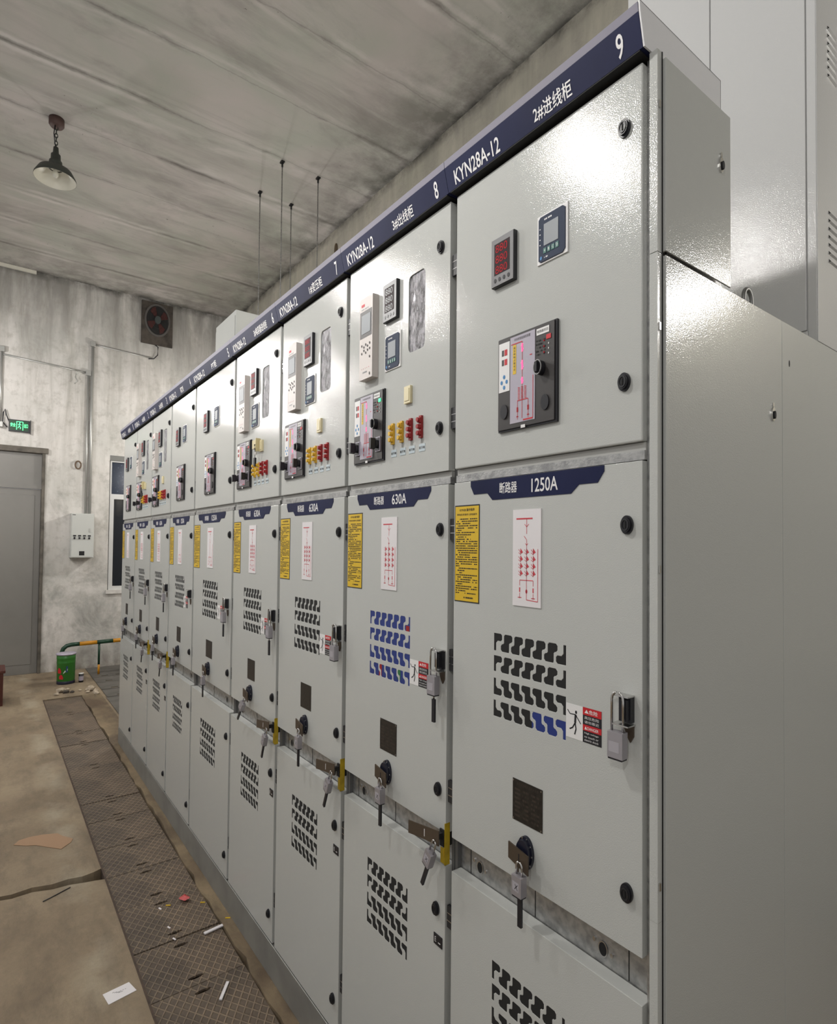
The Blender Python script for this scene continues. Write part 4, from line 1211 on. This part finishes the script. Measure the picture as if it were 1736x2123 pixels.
# litter
CARD = mat('cardboard', (.34, .215, .13), .85)
tag(obj('cardboard_scrap', MB().prism([(-3.36, -.73), (-3.32, -.755), (-3.27, -.70), (-3.25, -.66), (-3.19, -.61), (-3.12, -.55), (-3.17, -.50), (-3.21, -.485), (-3.28, -.53), (-3.33, -.55), (-3.36, -.62), (-3.37, -.68)], .0004, .003, CARD, 'z')), 'torn piece of brown cardboard lying on the concrete', 'cardboard')
def quad(name, pts, z, mt, label, cat, th=.0012, grp=None):
    return tag(obj(name, MB().prism(pts, z, z + th, mt, 'z')), label, cat, grp)
c0 = quad('paper_card', [(-1.86, -.53), (-1.87, -.44), (-1.81, -.425), (-1.795, -.52)], .0004, PAPER, 'white rectangular card with faint print on the concrete floor', 'paper')
mm = MB(); 
for q in range(4): mm.box(-1.848 + q * .004, -1.846 + q * .004, -.500 + q * .006, -.494 + q * .009, .0017, .0018, PANELB)
for q in range(3): mm.box(-1.842 + .0 * q, -1.840, -.475 + q * .008, -.471 + q * .008, .0017, .0018, NAMET)
obj('faint_print', mm, c0)
def strip(p, q, w_, z):
    d_ = Vector((q[0] - p[0], q[1] - p[1])); n_ = Vector((-d_.y, d_.x)).normalized() * w_ / 2
    return [(p[0] + n_.x, p[1] + n_.y), (q[0] + n_.x, q[1] + n_.y), (q[0] - n_.x, q[1] - n_.y), (p[0] - n_.x, p[1] - n_.y)]
quad('plastic_strip', strip((-1.99, -.125), (-2.00, -.035), .014, 0), -.0075, PAPER, 'white plastic strip lying on trench cover close to the base channel', 'plastic strip', .005, 'white strips on the trench covers')
quad('plastic_strip', strip((-1.59, -.185), (-1.66, -.135), .011, 0), -.0075, PAPER, 'white plastic strip nearer the bottom edge, on trench cover', 'plastic strip', .005, 'white strips on the trench covers')
RW = mat('wrapper_red', (.60, .06, .06), .4, noise=.3, nscale=60)
m = MB(); m.add([(-2.30, -.150, .002), (-2.275, -.155, .010), (-2.255, -.135, .006), (-2.255, -.112, .012), (-2.28, -.108, .003), (-2.30, -.125, .012), (-2.278, -.132, .018), (-2.28, -.13, -.008)], [(0, 1, 6), (1, 2, 6), (2, 3, 6), (3, 4, 6), (4, 5, 6), (5, 0, 6), (0, 7, 1), (1, 7, 2), (2, 7, 3), (3, 7, 4), (4, 7, 5), (5, 7, 0)], RW)
tag(obj('candy_wrapper', m), 'crumpled red wrapper on the diamond-pattern trench covers', 'wrapper')
for q, (x, y, lb) in enumerate(((-2.29, -.21, 'left of the red wrapper'), (-2.22, -.075, 'right of the red wrapper'), (-2.03, -.022, 'beside the upper white strip'))):
    quad('yellow_scrap', strip((x, y), (x + .012, y + .018), .005, 0), -.007 if y < -.06 else .0004, YEL, 'tiny yellow plastic scrap ' + lb, 'scrap', .003, 'yellow scraps')
for q, (x, y, lb) in enumerate(((-2.29, -.24, 'left of the yellow scraps'), (-2.13, -.24, 'below the red wrapper'), (-2.04, -.24, 'between wrapper and large card'))):
    quad('paper_scrap', strip((x, y), (x + .018, y + .006), .006, 0), -.007, PAPER, 'tiny white paper scrap ' + lb, 'scrap', .002, 'white scraps')
tag(obj('wire_offcut', MB().tube([(-2.635, -.665, .003), (-2.66, -.61, .003), (-2.69, -.55, .003)], .0022, BLACK, 6)), 'thin dark wire offcut on the concrete below the crack', 'wire')
# red wooden stool at the left edge
RWD = mat('red_wood', (.075, .016, .010), .45, noise=.3, nscale=8)
t = thing('wooden_stool', 'dark red wooden stool, one leg visible at the left photo edge', 'stool', (-6.78, -.90, 0))
obj('seat', MB().box(-.17, .17, -.17, .17, .33, .36, RWD), t, bevel=.004)
for a in (-1, 1):
    for b in (-1, 1): obj('leg', MB().box(a * .135 - .018, a * .135 + .018, b * .135 - .018, b * .135 + .018, .0005, .3295, RWD), t)
